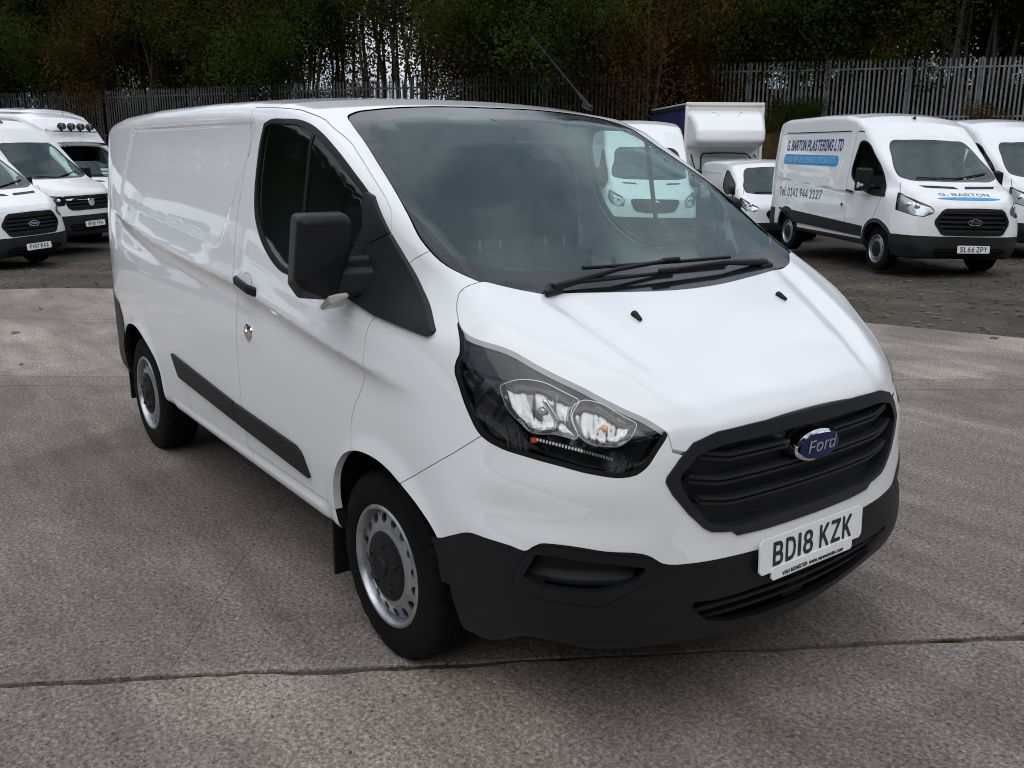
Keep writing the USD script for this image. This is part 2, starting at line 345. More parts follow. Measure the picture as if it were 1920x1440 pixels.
class Body:
    """A van body as a smooth implicit solid: a side profile (crowned across) meets side walls of given half width."""
    def __init__(s, profile, xs, zs, W, recede, crown, k=0.12, kz=None, extra=None, rounding=0.02, bounds=None):
        from shapely import Polygon, contains_xy
        s.h = 0.01
        p = np.array(profile, float)
        poly = Polygon(p).buffer(-rounding).buffer(2 * rounding).buffer(-rounding)
        s.x0, s.z0 = p[:, 0].min() - .5, p[:, 1].min() - .3
        nx, nz = int((p[:, 0].max() + .5 - s.x0) / s.h), int((p[:, 1].max() + .3 - s.z0) / s.h)
        X, Z = np.meshgrid(s.x0 + np.arange(nx) * s.h, s.z0 + np.arange(nz) * s.h, indexing="ij")
        ring = np.array(poly.exterior.segmentize(.006).coords)
        d = cKDTree(ring).query(np.stack([X, Z], -1).reshape(-1, 2))[0].reshape(X.shape)
        d = np.where(contains_xy(poly, X, Z), -d, d)
        s.P = gaussian_filter(d, 1.2)
        xs, zs, W = np.array(xs, float), np.array(zs, float), np.array(W, float)
        ox, oz = np.argsort(xs), np.argsort(zs)
        a = PchipInterpolator(xs[ox], W[:, ox], axis=1, extrapolate=True)(np.clip(X[:, 0], xs.min(), xs.max()))
        w = PchipInterpolator(zs[oz], a[oz], axis=0)(np.clip(Z[0], zs.min(), zs.max()))
        s.W = gaussian_filter(w.T, (4, 2.0))
        if extra is not None:
            s.W = s.W + extra(X, Z)
        gx, gz = np.gradient(s.W, s.h)
        s.G = 1 / np.sqrt(1 + gx ** 2 + gz ** 2)
        s.recede, s.crown, s.k = recede, crown, k
        s.bounds = bounds or ((p[:, 0].min() - .06, p[:, 0].max() + .06), W.max() + .06, (p[:, 1].min() - .06, p[:, 1].max() + .06))

    def look(s, T, x, z):
        return map_coordinates(T, [(x - s.x0) / s.h, (z - s.z0) / s.h], order=1, mode="nearest")

    def f(s, x, y, z):
        u = np.abs(y)
        f1 = s.look(s.P, x + s.recede(u, x, z), z + s.crown(u, x, z))
        f2 = (u - s.look(s.W, x, z)) * s.look(s.G, x, z)
        k = s.k(x, z) if callable(s.k) else s.k
        return smax(f1, f2, k)

    def grad(s, p, e=0.006):
        g = np.empty_like(p)
        for i in range(3):
            d = np.zeros(3); d[i] = e
            g[:, i] = (s.f(*(p + d).T) - s.f(*(p - d).T)) / (2 * e)
        return g

    def normals(s, p, e=0.006):
        g = s.grad(p, e)
        return g / np.maximum(np.linalg.norm(g, axis=1, keepdims=True), 1e-9)

    def mesh(s, h=0.02, level=0.0):
        (xa, xb), ym, (za, zb) = s.bounds
        ny = int(np.ceil(ym / h)) + 1
        ax = xa + (np.arange(int((xb - xa) / h) + 2)) * h
        ay = (np.arange(-ny, ny) + .5) * h
        az = za + np.arange(int((zb - za) / h) + 2) * h
        yy = ay[ny:]
        H = s.f(*np.meshgrid(ax, yy, az, indexing="ij")) - level
        F = np.concatenate([H[:, ::-1], H], 1) + 1e-7
        v, t = surface_nets(F, (ax[0], ay[0], az[0]), h)
        for _ in range(3):
            g = s.grad(v); q = s.f(*v.T) - level
            v = v - np.clip(q / np.maximum((g * g).sum(1), .2), -h, h)[:, None] * g
        return v, t

def surface_nets(F, o, h):
    S = F < 0
    n = np.array(F.shape) - 1
    acc, cnt = np.zeros((*n, 3)), np.zeros(n)
    sl = lambda a, k: slice(a, a + k)
    corners = [(i, j, k) for i in (0, 1) for j in (0, 1) for k in (0, 1)]
    for c in corners:
        for ax in range(3):
            if c[ax]:
                continue
            e = list(c); e[ax] = 1
            A = F[tuple(sl(c[i], n[i]) for i in range(3))]; B = F[tuple(sl(e[i], n[i]) for i in range(3))]
            m = (A < 0) != (B < 0)
            t = A[m] / (A[m] - B[m])
            pos = np.tile(np.array(c, float), (len(t), 1)); pos[:, ax] += t
            acc[m] += pos; cnt[m] += 1
    on = cnt > 0
    idx = np.full(n, -1); idx[on] = np.arange(on.sum())
    ijk = np.argwhere(on)
    v = (acc[on] / cnt[on][:, None] + ijk) * h + np.array(o)
    tris = []
    for ax in range(3):
        b, c = (ax + 1) % 3, (ax + 2) % 3
        A = [slice(None)] * 3; B = [slice(None)] * 3
        A[ax], B[ax] = slice(0, -1), slice(1, None)
        a_, b_ = S[tuple(A)], S[tuple(B)]
        e = np.argwhere(a_ != b_)
        ok = (e[:, b] > 0) & (e[:, c] > 0) & (e[:, b] < n[b]) & (e[:, c] < n[c])
        e = e[ok]
        inside = a_[tuple(e.T)]
        q = []
        for db, dc in ((-1, -1), (0, -1), (0, 0), (-1, 0)):
            w = e.copy(); w[:, b] += db; w[:, c] += dc
            q.append(idx[tuple(w.T)])
        q = np.stack(q, 1)
        q[~inside] = q[~inside][:, ::-1]
        tris += [q[:, [0, 1, 2]], q[:, [0, 2, 3]]]
    return v, np.vstack(tris)

# ================================================================ the yard
YO, YD, YF = np.array([2.6483, -2.3608]), np.array([0.5935, 0.8048]), np.array([-0.8048, 0.5935])   # joints of the concrete run along YD
def yard(a, w): return YO + np.multiply.outer(np.asarray(a, float), YD) + np.multiply.outer(np.asarray(w, float), YF)
FENCE_L = np.array([(-78, -14.5), (-43.27, 8.58), (-20.2, 20.1)]); FENCE_R = np.array([(-25.4, 22.75), (-14.63, 30.58), (14, 51.3)])
BASE_L, BASE_R, PALE_H = 1.98, 2.60, 2.40
def _seg_dist(P, A, Bq):
    t = np.clip(((P - A) @ (Bq - A)) / ((Bq - A) @ (Bq - A)), 0, 1); q = A + t[:, None] * (Bq - A); d = Bq - A
    side = d[0] * (P[:, 1] - A[1]) - d[1] * (P[:, 0] - A[0])
    return np.hypot(*(P - q).T), side
def ground_z(x, y):
    """Level yard that falls a little towards the parked rows, a bank up to the fences, a rising wood behind."""
    P = np.stack([np.ravel(x), np.ravel(y)], 1)
    w = (P - YO) @ YF; a = (P - YO) @ YD
    z = -.30 * sstep(10.5, 18, w) * (1 - .75 * sstep(2, 8, a)) - .02 * sstep(11, 13, w)
    best, zb = np.full(len(P), 1e9), np.zeros(len(P))
    for L, b in ((FENCE_L, BASE_L), (FENCE_R, BASE_R)):
        for A, Bq in zip(L[:-1], L[1:]):
            d, s = _seg_dist(P, A, Bq); sd = np.where(s > 0, -d, d); better = np.abs(sd) < np.abs(best)
            best = np.where(better, sd, best); zb = np.where(better, b, zb)
    rise = np.where(best > 0, 1 - sstep(.5, 6.5, best), 1.0)
    z = z * (1 - rise) + zb * rise + np.where(best < 0, .10 * np.minimum(-best, 40), 0)
    z = z + rise * .35 * (meshkit.fbm(np.c_[P * .35, np.zeros(len(P))], 3, 5) - .5) * sstep(.0, 2, np.abs(best))
    return z.reshape(np.shape(x)), rise.reshape(np.shape(x))

def rot_noise(sc): return {"mapping_type": "point", "rotation": (0, 0, -math.atan2(YD[1], YD[0])), "scale": sc}
def concrete(name, k):
    return mat(name, {
    "g": ("geometry", {}), "oi": ("object_info", {}),
    "m": ("mapping", rot_noise((.45, 3.0, 1.0))), "big": ("noise_texture", {"scale": .8, "detail": 6.0, "roughness": .62, "distortion": .4}),
    "streak": ("noise_texture", {"scale": 1.6, "detail": 5.0, "roughness": .6}),
    "grit": ("noise_texture", {"scale": 58.0, "detail": 5.0, "roughness": .82}), "fine": ("noise_texture", {"scale": 260.0, "detail": 2.0, "roughness": .6}),
    "peb": ("voronoi_texture", {"scale": 130.0, "randomness": 1.0}), "pebc": ("separate_color", {}),
    "base": ("rgb_ramp", {"ramp": [(.30, (.165, .141, .127)), (.47, (.238, .207, .188)), (.60, (.300, .264, .241)), (.74, (.39, .350, .322))]}),
    "pm": ("math", {"math_type": "multiply_add", "value2": .42, "value3": 0.0}), "fsum": ("math", {"math_type": "add"}), "sc2": ("math", {"math_type": "multiply", "value2": .58}),
    "gr": ("rgb_ramp", {"ramp": [(.36, (.22, .20, .19)), (.45, (.76, .74, .73)), (.54, (1.04, 1.03, 1.02)), (.66, (1.85, 1.82, 1.78))]}),
    "pr": ("rgb_ramp", {"ramp": [(0, (.62, .58, .55)), (.18, (.80, .78, .76)), (.5, (1, 1, 1)), (.85, (1.12, 1.10, 1.06)), (1, (1.45, 1.42, 1.36))]}),
    "st": ("noise_texture", {"scale": 2.1, "detail": 8.0, "roughness": .68}), "str": ("rgb_ramp", {"ramp": [(.28, (.50, .47, .46)), (.38, (.95, .95, .95)), (.62, (1, 1, 1)), (.72, (1.16, 1.14, 1.12))]}),
    "slab": ("map_range", {"from_min": 0, "from_max": 1, "to_min": .86 * k, "to_max": 1.10 * k}), "slabc": ("combine_color", {}), "pt": ("noise_texture", {"scale": .62, "detail": 4.0, "roughness": .55, "distortion": .8}), "ptr": ("rgb_ramp", {"ramp": [(.40, (.80, .79, .78)), (.46, (.97, .97, .97)), (.54, (1.0, 1.0, 1.0)), (.57, (1.20, 1.19, 1.18)), (.70, (1.34, 1.32, 1.30))]}), "x5": ("mix_color", {"blend_type": "multiply", "fac": 1.0, "use_clamp": False}),
    "x1": ("mix_color", {"blend_type": "multiply", "fac": 1.0, "use_clamp": False}), "x2": ("mix_color", {"blend_type": "multiply", "fac": .8, "use_clamp": False}), "x3": ("mix_color", {"blend_type": "multiply", "fac": 1.0}), "x4": ("mix_color", {"blend_type": "multiply", "fac": 1.0}),
    "bh": ("math", {"math_type": "add"}), "b": ("bump", {"strength": .8, "distance": .005}), "p": ("principled_bsdf", {"roughness": .82, "specular_ior_level": .35})},
    [("g.position", "big.vector"), ("g.position", "m.vector"), ("m.vector", "streak.vector"), ("g.position", "grit.vector"), ("g.position", "fine.vector"), ("g.position", "peb.vector"), ("peb.color", "pebc.color"), ("g.position", "st.vector"),
     ("streak.fac", "sc2.value1"), ("big.fac", "pm.value1"), ("sc2.value", "pm.value3"), ("pm.value", "base.fac"), ("grit.fac", "gr.fac"), ("pebc.r", "pr.fac"), ("st.fac", "str.fac"),
     ("oi.random", "slab.value"), ("slab.result", "slabc.r"), ("slab.result", "slabc.g"), ("slab.result", "slabc.b"),
     ("base.color", "x1.a"), ("gr.color", "x1.b"), ("x1.result", "x2.a"), ("pr.color", "x2.b"), ("x2.result", "x3.a"), ("str.color", "x3.b"), ("x3.result", "x4.a"), ("slabc.color", "x4.b"), ("x4.result", "x5.a"), ("g.position", "pt.vector"), ("pt.fac", "ptr.fac"), ("ptr.color", "x5.b"), ("x5.result", "p.base_color"),
     ("grit.fac", "bh.value1"), ("fine.fac", "bh.value2"), ("bh.value", "b.height"), ("b.normal", "p.normal")])
M["concrete"], M["concrete_pale"] = concrete("concrete", 1.0), concrete("worn_pale_concrete", 1.28)
M["tarmac"] = mat("dark_tarmac", {"g": ("geometry", {}), "n": ("noise_texture", {"scale": .9, "detail": 7.0, "roughness": .65}), "f": ("noise_texture", {"scale": 60.0, "detail": 4.0, "roughness": .7}),
    "mo": ("noise_texture", {"scale": .35, "detail": 5.0}), "mr": ("map_range", {"from_min": .52, "from_max": .66, "to_min": 0.0, "to_max": .55, "clamp": True}),
    "r": ("rgb_ramp", {"ramp": [(.3, (.036, .029, .024)), (.5, (.066, .054, .045)), (.72, (.115, .096, .080))]}), "fr": ("rgb_ramp", {"ramp": [(.32, (.45, .44, .43)), (.5, (1, 1, 1)), (.7, (1.6, 1.55, 1.5))]}),
    "x": ("mix_color", {"blend_type": "multiply", "fac": 1.0, "use_clamp": False}), "y": ("mix_color", {"b": (.042, .046, .022)}), "b": ("bump", {"strength": .7, "distance": .01}), "p": ("principled_bsdf", {"roughness": .85, "specular_ior_level": .3})},
    [("g.position", "n.vector"), ("g.position", "f.vector"), ("g.position", "mo.vector"), ("n.fac", "r.fac"), ("f.fac", "fr.fac"), ("r.color", "x.a"), ("fr.color", "x.b"), ("mo.fac", "mr.value"), ("mr.result", "y.fac"), ("x.result", "y.a"), ("y.result", "p.base_color"), ("f.fac", "b.height"), ("b.normal", "p.normal")])
M["soil"] = mat("bank_soil", {"g": ("geometry", {}), "n": ("noise_texture", {"scale": 2.2, "detail": 8.0, "roughness": .7}), "r": ("rgb_ramp", {"ramp": [(.3, (.016, .011, .007)), (.5, (.040, .026, .014)), (.62, (.060, .036, .017)), (.75, (.045, .047, .018))]}), "b": ("bump", {"strength": 1.0, "distance": .06}), "p": ("principled_bsdf", {"roughness": .95, "specular_ior_level": .1})},
    [("g.position", "n.vector"), ("n.fac", "r.fac"), ("r.color", "p.base_color"), ("n.fac", "b.height"), ("b.normal", "p.normal")])
M["jointfill"] = plain("joint_dirt", (.060, .050, .042), .95, bump=.8, bscale=60, vary=.5, vscale=30)
def terrain(name, keep, m, n=(260, 260), box_=(-95, 45, -62, 78), dz=0.0):
    x, y = np.meshgrid(np.linspace(box_[0], box_[1], n[0]), np.linspace(box_[2], box_[3], n[1]), indexing="ij")
    z, r = ground_z(x, y); V = np.stack([x, y, z + dz], -1).reshape(-1, 3)
    i, j = np.meshgrid(np.arange(n[0] - 1), np.arange(n[1] - 1), indexing="ij"); k = n[1]
    q = np.stack([i * k + j, (i + 1) * k + j, (i + 1) * k + j + 1, i * k + j + 1], -1).reshape(-1, 4)
    q = q[keep(r.ravel()[q])]; u = np.unique(q); re = np.full(len(V), -1); re[u] = np.arange(len(u))
    return part(None, name, (V[u], re[q]), m, smooth=True, kind="structure")
terrain("tarmac_yard", lambda r: r.min(1) < .02, M["tarmac"], dz=-.012)
terrain("embankment", lambda r: r.max(1) >= .012, M["soil"], dz=-.008)
far = box((0, 0, -.75), (1600, 1600, .02)); part(None, "far_ground", far, M["soil"], kind="structure")
# concrete slabs, cast side by side with open joints
rng = np.random.default_rng(11)
yard_slab = thing("concrete_yard", kind="structure")
EDGE = [(-16, 12.1), (-9, 11.95), (-6.6, 11.78), (-5.9, 11.95), (-5.2, 11.9), (-4.0, 11.6), (-1, 11.2), (1.5, 10.4), (3.1, 9.80), (3.6, 9.72), (3.9, 9.58), (4.3, 9.30), (5.0, 8.86), (5.6, 8.5), (7, 7.9), (9, 7.2), (13, 6.0), (20, 4)]
edge_poly = Polygon([(-16, -14), (20, -14)] + EDGE[::-1])
def rough(p, amp, res=.05):
    c = np.array(p.exterior.segmentize(res).coords)[:-1]; n = meshkit.fbm(np.c_[c * 6, np.zeros(len(c))], 4, 3) - .5; n2 = meshkit.fbm(np.c_[c * 6, np.ones(len(c)) * 7], 4, 9) - .5
    q = Polygon(c + np.c_[n, n2] * 2 * amp); return q if q.is_valid else q.buffer(0)
J1 = lambda a: 2.885 + .095 * (a + .3)
rows = [([(-16, -14), (20, -14)], lambda a: J1(a) - .020, .030), (J1, lambda a: 6.80 + 0 * a, .012), (lambda a: 6.80 + 0 * a, lambda a: 7.11 + 0 * a, .006), (lambda a: 7.11 + 0 * a, lambda a: 9.66 + 0 * a, .006), (lambda a: 9.66 + 0 * a, lambda a: 14 + 0 * a, .006)]
cols = [[-16, -6.2, 4.2, 9.5, 20], [-16, -6.2, -1.18, 4.1, 9.5, 20], [-16, -5.6, 20], [-16, -5.6, -.4, 4.6, 20], [-16, -4.9, .5, 20]]
for lo_row, ((lo, hi, amp), cc) in enumerate(zip(rows, cols)):
    lo = (lambda a: -14 + 0 * np.asarray(a, float)) if isinstance(lo, list) else lo
    for a0, a1 in zip(cc[:-1], cc[1:]):
        g = .0012; aa = np.linspace(a0 + g, a1 - g, 12)
        p = Polygon(np.vstack([np.c_[aa, np.broadcast_to(lo(aa), 12) + .012], np.c_[aa[::-1], np.broadcast_to(hi(aa[::-1]), 12)]])).intersection(edge_poly)
        if p.is_empty or p.area < .05: continue
        for gq in getattr(p, "geoms", [p]):
            gq = rough(gq, amp, .04 if abs(a0) < 8 else .2)
            if gq.geom_type != "Polygon": gq = max(gq.geoms, key=lambda t: t.area)
            m = trimesh.creation.extrude_polygon(gq.simplify(.002), .08, engine="earcut"); v = np.array(m.vertices); xy = yard(v[:, 0], v[:, 1])
            part(yard_slab, "slab", (np.c_[xy, v[:, 2] - .08], np.array(m.faces)), M["concrete_pale"] if lo_row in (3, 4) else M["concrete"])
bed = np.array(edge_poly.buffer(-.15).exterior.coords); bt = trimesh.creation.extrude_polygon(Polygon(bed), .01, engine="earcut"); v = np.array(bt.vertices)
part(yard_slab, "joint_bed", (np.c_[yard(v[:, 0], v[:, 1]), v[:, 2] - .019], np.array(bt.faces)), M["jointfill"])
# ---------------------------------------------------------------- leaves: small faces in clumps
def leaf_cloud(centres, radii, n, size, rg, flat=.0, squash=1.0):
    """n leaf faces (two triangles folded on the midrib) spread through the clumps."""
    k = rg.choice(len(centres), n, p=np.array(radii) ** 2.2 / (np.array(radii) ** 2.2).sum()); d = rg.normal(size=(n, 3)); d /= np.linalg.norm(d, axis=1, keepdims=True)
    P = np.asarray(centres)[k] + d * (np.asarray(radii)[k] * rg.uniform(.25, 1, n) ** .55)[:, None] * (1, 1, squash)
    t = rg.normal(size=(n, 3)); t[:, 2] -= .3; t /= np.linalg.norm(t, axis=1, keepdims=True); u = rg.normal(size=(n, 3)); u -= t * (u * t).sum(1, keepdims=True); u /= np.linalg.norm(u, axis=1, keepdims=True)
    s = size * rg.uniform(.6, 1.35, n)[:, None]; w = np.cross(t, u)
    a, b, c, e = P, P + t * s * .55 + u * s * .34 + w * s * .08, P + t * s, P + t * s * .55 - u * s * .34 + w * s * .08
    V = np.stack([a, b, c, e], 1).reshape(-1, 3); i = np.arange(n) * 4
    return V, np.vstack([np.stack([i, i + 1, i + 2], 1), np.stack([i, i + 2, i + 3], 1)])
def leaf_mat(name, cols, trans=.45):
    ramp = [(i / (len(cols) - 1), c) for i, c in enumerate(cols)]
    return mat(name, {"g": ("geometry", {}), "n": ("noise_texture", {"scale": .9, "detail": 3.0}), "s": ("math", {"math_type": "multiply_add", "value2": .80, "value3": 0.0}), "o": ("math", {"math_type": "multiply_add", "value2": .70, "value3": -.27}),
        "r": ("rgb_ramp", {"ramp": ramp}), "p": ("principled_bsdf", {"roughness": .6, "specular_ior_level": .08}), "t": ("translucent_bsdf", {}), "m": ("mix_closure", {"fac": trans})},
        [("g.position", "n.vector"), ("g.random_per_island", "s.value1"), ("n.fac", "o.value1"), ("o.value", "s.value3"), ("s.value", "r.fac"), ("r.color", "p.base_color"), ("r.color", "t.color"), ("p.BSDF", "m.closure1"), ("t.BSDF", "m.closure2")], surface="m.closure")
M["leaf_green"] = leaf_mat("green_leaves", [(0.0205, 0.0288, 0.0056), (0.0774, 0.1013, 0.0169), (0.225, 0.2448, 0.0391), (0.405, 0.3847, 0.0607)])
M["leaf_olive"] = leaf_mat("olive_leaves", [(0.0279, 0.0316, 0.0056), (0.1098, 0.1041, 0.0169), (0.2936, 0.2448, 0.0352), (0.5265, 0.405, 0.0527)])
M["leaf_brown"] = leaf_mat("autumn_leaves", [(0.0372, 0.0205, 0.0065), (0.1546, 0.0816, 0.0182), (0.4111, 0.2056, 0.0391), (0.729, 0.324, 0.0446)])
M["leaf_yellow"] = leaf_mat("yellow_leaves", [(0.1023, 0.1023, 0.0112), (0.3094, 0.2812, 0.0254), (0.7047, 0.5873, 0.047), (0.81, 0.81, 0.0607)])
M["bark"] = plain("bark", (.055, .045, .036), .9, bump=.8, bscale=25, vary=.4, vscale=8)
def grow(h, trunk_r, rg, stems=1, lean=.05, limbs=7, first=.25):
    parts, tips = [], []
    for s in range(stems):
        b = np.array([rg.normal() * .25 * (stems > 1), rg.normal() * .25 * (stems > 1), -.3]); n = 9; p = [b]
        dirn = np.array([rg.normal() * lean, rg.normal() * lean, 1.0])
        for i in range(n): dirn = dirn + (rg.normal() * .05, rg.normal() * .05, 0); p.append(p[-1] + dirn / np.linalg.norm(dirn) * h * .95 / n)
        r0 = trunk_r * (1 if stems == 1 else .6); r = r0 * (1 - np.linspace(0, .86, n + 1)); parts.append(tube(p, r, 7)); p = np.array(p); tips.append((p[-1], 1.0))
        for l in range(limbs):
            f = first + (1 - first) * (l + rg.random()) / limbs; i = min(int(f * n), n - 1); q0 = p[i] + (p[i + 1] - p[i]) * (f * n - i); a = rg.random() * 6.283; ln = h * rg.uniform(.16, .30) * (1.15 - f * .55)
            dd = np.array([math.cos(a), math.sin(a), rg.uniform(.15, .8)]); dd /= np.linalg.norm(dd); m1 = q0 + dd * ln * .5 + (0, 0, -.02 * ln); q1 = q0 + dd * ln + (0, 0, rg.uniform(-.1, .25) * ln)
            parts.append(tube([q0, m1, q1], [r[i] * .5, r[i] * .3, r[i] * .1 + .006], 5)); tips += [(q1, ln), (m1, ln * .7)]
            for _ in range(3):
                e = q1 + rg.normal(size=3) * ln * .35; parts.append(tube([m1, (m1 + e) / 2 + rg.normal(size=3) * .08, e], [r[i] * .18 + .005, .010, .005], 4)); tips.append((e, ln * .6))
    return join(*parts), tips
TREES = {}
def tree_proto(key, leafkey, seed, h, n, size, stems=1, first=.25, clump=1.0, limbs=8, tr=.16, hidden=True):
    rg = np.random.default_rng(seed); tr_, tips = grow(h, tr, rg, stems, limbs=limbs, first=first)
    c = np.array([t[0] for t in tips]); r = np.array([.45 + .30 * t[1] for t in tips]) * clump
    c = np.vstack([c, c + rg.normal(size=c.shape) * .5]); r = np.r_[r, r * .7]
    cls = stage.CreateClassPrim("/World/" + key)
    part(cls, "trunk", tr_, M["bark"], smooth=60); part(cls, "crown", leaf_cloud(c, r, n, size, rg), M[leafkey]); TREES[key] = cls
tree_proto("dense_green_tree_kind", "leaf_green", 1, 12.5, 26000, .135, first=.12, clump=1.25, limbs=11)
tree_proto("open_green_tree_kind", "leaf_green", 2, 13.5, 14000, .12, stems=3, first=.35, clump=.95, limbs=8, tr=.15)
tree_proto("olive_tree_kind", "leaf_olive", 3, 12.0, 18000, .125, stems=2, first=.2, clump=1.05, limbs=9)
tree_proto("autumn_tree_kind", "leaf_brown", 4, 9.5, 17000, .12, stems=2, first=.08, clump=1.15, limbs=10)
tree_proto("yellow_tree_kind", "leaf_yellow", 5, 10.5, 15000, .125, first=.12, clump=.9, limbs=8)
tree_proto("bare_tree_kind", "leaf_olive", 6, 14.0, 5500, .11, stems=4, first=.30, clump=.9, limbs=9, tr=.13)
def bush_proto(key, leafkey, seed, h, w, n, size):
    rg = np.random.default_rng(seed); parts, c, r = [], [], []
    for i in range(16):
        a = rg.random() * 6.283; e = np.array([math.cos(a) * w * rg.uniform(.2, 1), math.sin(a) * w * rg.uniform(.2, 1), h * rg.uniform(.35, 1)]); parts.append(tube([(0, 0, -.2), e * .5 + (0, 0, .1), e], [.03, .018, .006], 5)); c += [e, e * .65]; r += [.40 * min(w, h) * rg.uniform(.6, 1.2)] * 2
    cls = stage.CreateClassPrim("/World/" + key); part(cls, "stems", join(*parts), M["bark"], smooth=60); part(cls, "foliage", leaf_cloud(c, r, n, size, rg), M[leafkey]); TREES[key] = cls
bush_proto("brown_bush_kind", "leaf_brown", 21, 2.6, 1.7, 7500, .095)
bush_proto("green_bush_kind", "leaf_green", 22, 2.2, 1.6, 7000, .10)
bush_proto("olive_bush_kind", "leaf_olive", 23, 2.8, 1.8, 7500, .10)
# ---------------------------------------------------------------- palisade fences
M["galv"] = plain("galvanised_steel", (.21, .225, .232), .55, metal=.35, vary=.25, vscale=3)
M["galvdark"] = plain("weathered_steel", (.085, .09, .092), .6, metal=.3, vary=.35, vscale=3)
def palisade(line, base, label, mname, skip_from=0):
    f = thing("palisade_fence", label, "fence"); m = M[mname]; rg = np.random.default_rng(7)
    prof = np.array([(-.034, .010), (-.018, 0), (-.008, .012), (.008, .012), (.018, 0), (.034, .010)])
    count = 0; rest = []
    for A, Bq in zip(line[:-1], line[1:]):
        L = np.linalg.norm(Bq - A); u = (Bq - A) / L; nrm = np.array([u[1], -u[0]])
        for k in range(int(L / 2.75) + 1):
            p = A + u * k * 2.75; zz = base
            part(f, "post", rbox((p[0] - nrm[0] * .07, p[1] - nrm[1] * .07, zz + PALE_H / 2 - .2), (.06, .10, PALE_H + .42), .008, 6), m)
        for zr in (.42, PALE_H - .32):
            c = (A + Bq) / 2 - nrm * .035; Rm = trimesh.transformations.rotation_matrix(math.atan2(u[1], u[0]), (0, 0, 1)); part(f, "rail", box((c[0], c[1], base + zr), (L, .045, .055), Rm), m)
        n = int(L / .1528)
        for k in range(n):
            p = A + u * (k + .5) * .1528 + nrm * .004; tilt = rg.normal() * .006; top = PALE_H + rg.normal() * .008
            lv = [0, top - .10, top - .045, top]; wd = [1, 1, .8, .12]; V = []
            for z_, w_ in zip(lv, wd):
                q = p + np.outer(prof[:, 0] * w_ + tilt * z_, u) + np.outer(prof[:, 1], nrm); V.append(np.c_[q, np.full(6, base + z_)])
            V = np.vstack(V); F = [(a * 6 + b, a * 6 + b + 1, (a + 1) * 6 + b + 1, (a + 1) * 6 + b) for a in range(3) for b in range(5)]
            px = (p - YO) @ YD / max((p - YO) @ YF, 1)
            if abs(px) < .62 and count < 300: part(f, "pale", (V, np.array(F)), m); count += 1
            else: rest.append((V, np.array(F)))
    if rest: part(f, "pale", join(*rest), m, kind="stuff")
palisade(FENCE_R, BASE_R, "tall galvanised palisade fence on the bank behind the right-hand vans", "galv")
palisade(FENCE_L, BASE_L, "dark weathered palisade fence along the trees behind the nearest van and the left row", "galvdark")
# ---------------------------------------------------------------- the wood
PLANTED = {}
KIND_LABEL = {"dense_green_tree_kind": ("dense dark green tree", "dense green trees of the wood"), "open_green_tree_kind": ("open green tree with several stems", "open green trees of the wood"),
  "olive_tree_kind": ("olive autumn-tinged tree", "olive trees of the wood"), "autumn_tree_kind": ("russet autumn tree", "russet trees of the wood"), "yellow_tree_kind": ("yellow-leaved autumn tree", "yellow trees of the wood"),
  "bare_tree_kind": ("nearly bare thin-stemmed tree", "bare trees of the wood"), "brown_bush_kind": ("brown-leaved bush on the bank", "brown bushes on the bank"), "green_bush_kind": ("green bush by the fence", "green bushes on the bank"), "olive_bush_kind": ("olive bush by the fence", "olive bushes on the bank")}
def plant(key, x, y, rz, sc, label=None, group=True, dz=0.0):
    z = float(ground_z(np.array([x]), np.array([y]))[0][0]) - .05 + dz; lb, gr = KIND_LABEL[key]; bush = "bush" in key
    b = ((np.array([x, y]) - YO) @ YD) / ((np.array([x, y]) - YO) @ YF); ahead = (np.array([x, y]) - YO) @ YF > 3
    if ahead and not label:
        spots = [(-1e9, "beyond the left edge"), (-.56, "above the plate FH17 RAX van"), (-.49, "above the van with spot lamps"), (-.43, "above the nearest van's rear"), (-.34, "above the nearest van's side panel"), (-.25, "above the nearest van's cab door"), (-.15, "above the nearest van's windscreen"), (-.03, "left of the roof aerial"), (.04, "right of the roof aerial"), (.13, "left of the box truck"), (.20, "above the box truck"), (.28, "right of the box truck"), (.36, "above the banner of the lettered van"), (.45, "above the cab of the lettered van"), (.53, "at the right edge"), (.60, "beyond the right edge")]
        where = [t for v, t in spots if b >= v][-1]; lb = lb + ", " + where; gr = gr + ", " + where
    elif not label: lb = lb + " behind the photographer"; gr = gr + " behind the photographer"
    q = copy_of(TREES[key], key[:-5], (x, y, z), rz, sc, label or lb, "bush" if bush else "tree", (gr if not label else None)); PLANTED.setdefault(label or lb, []).append((b, q))
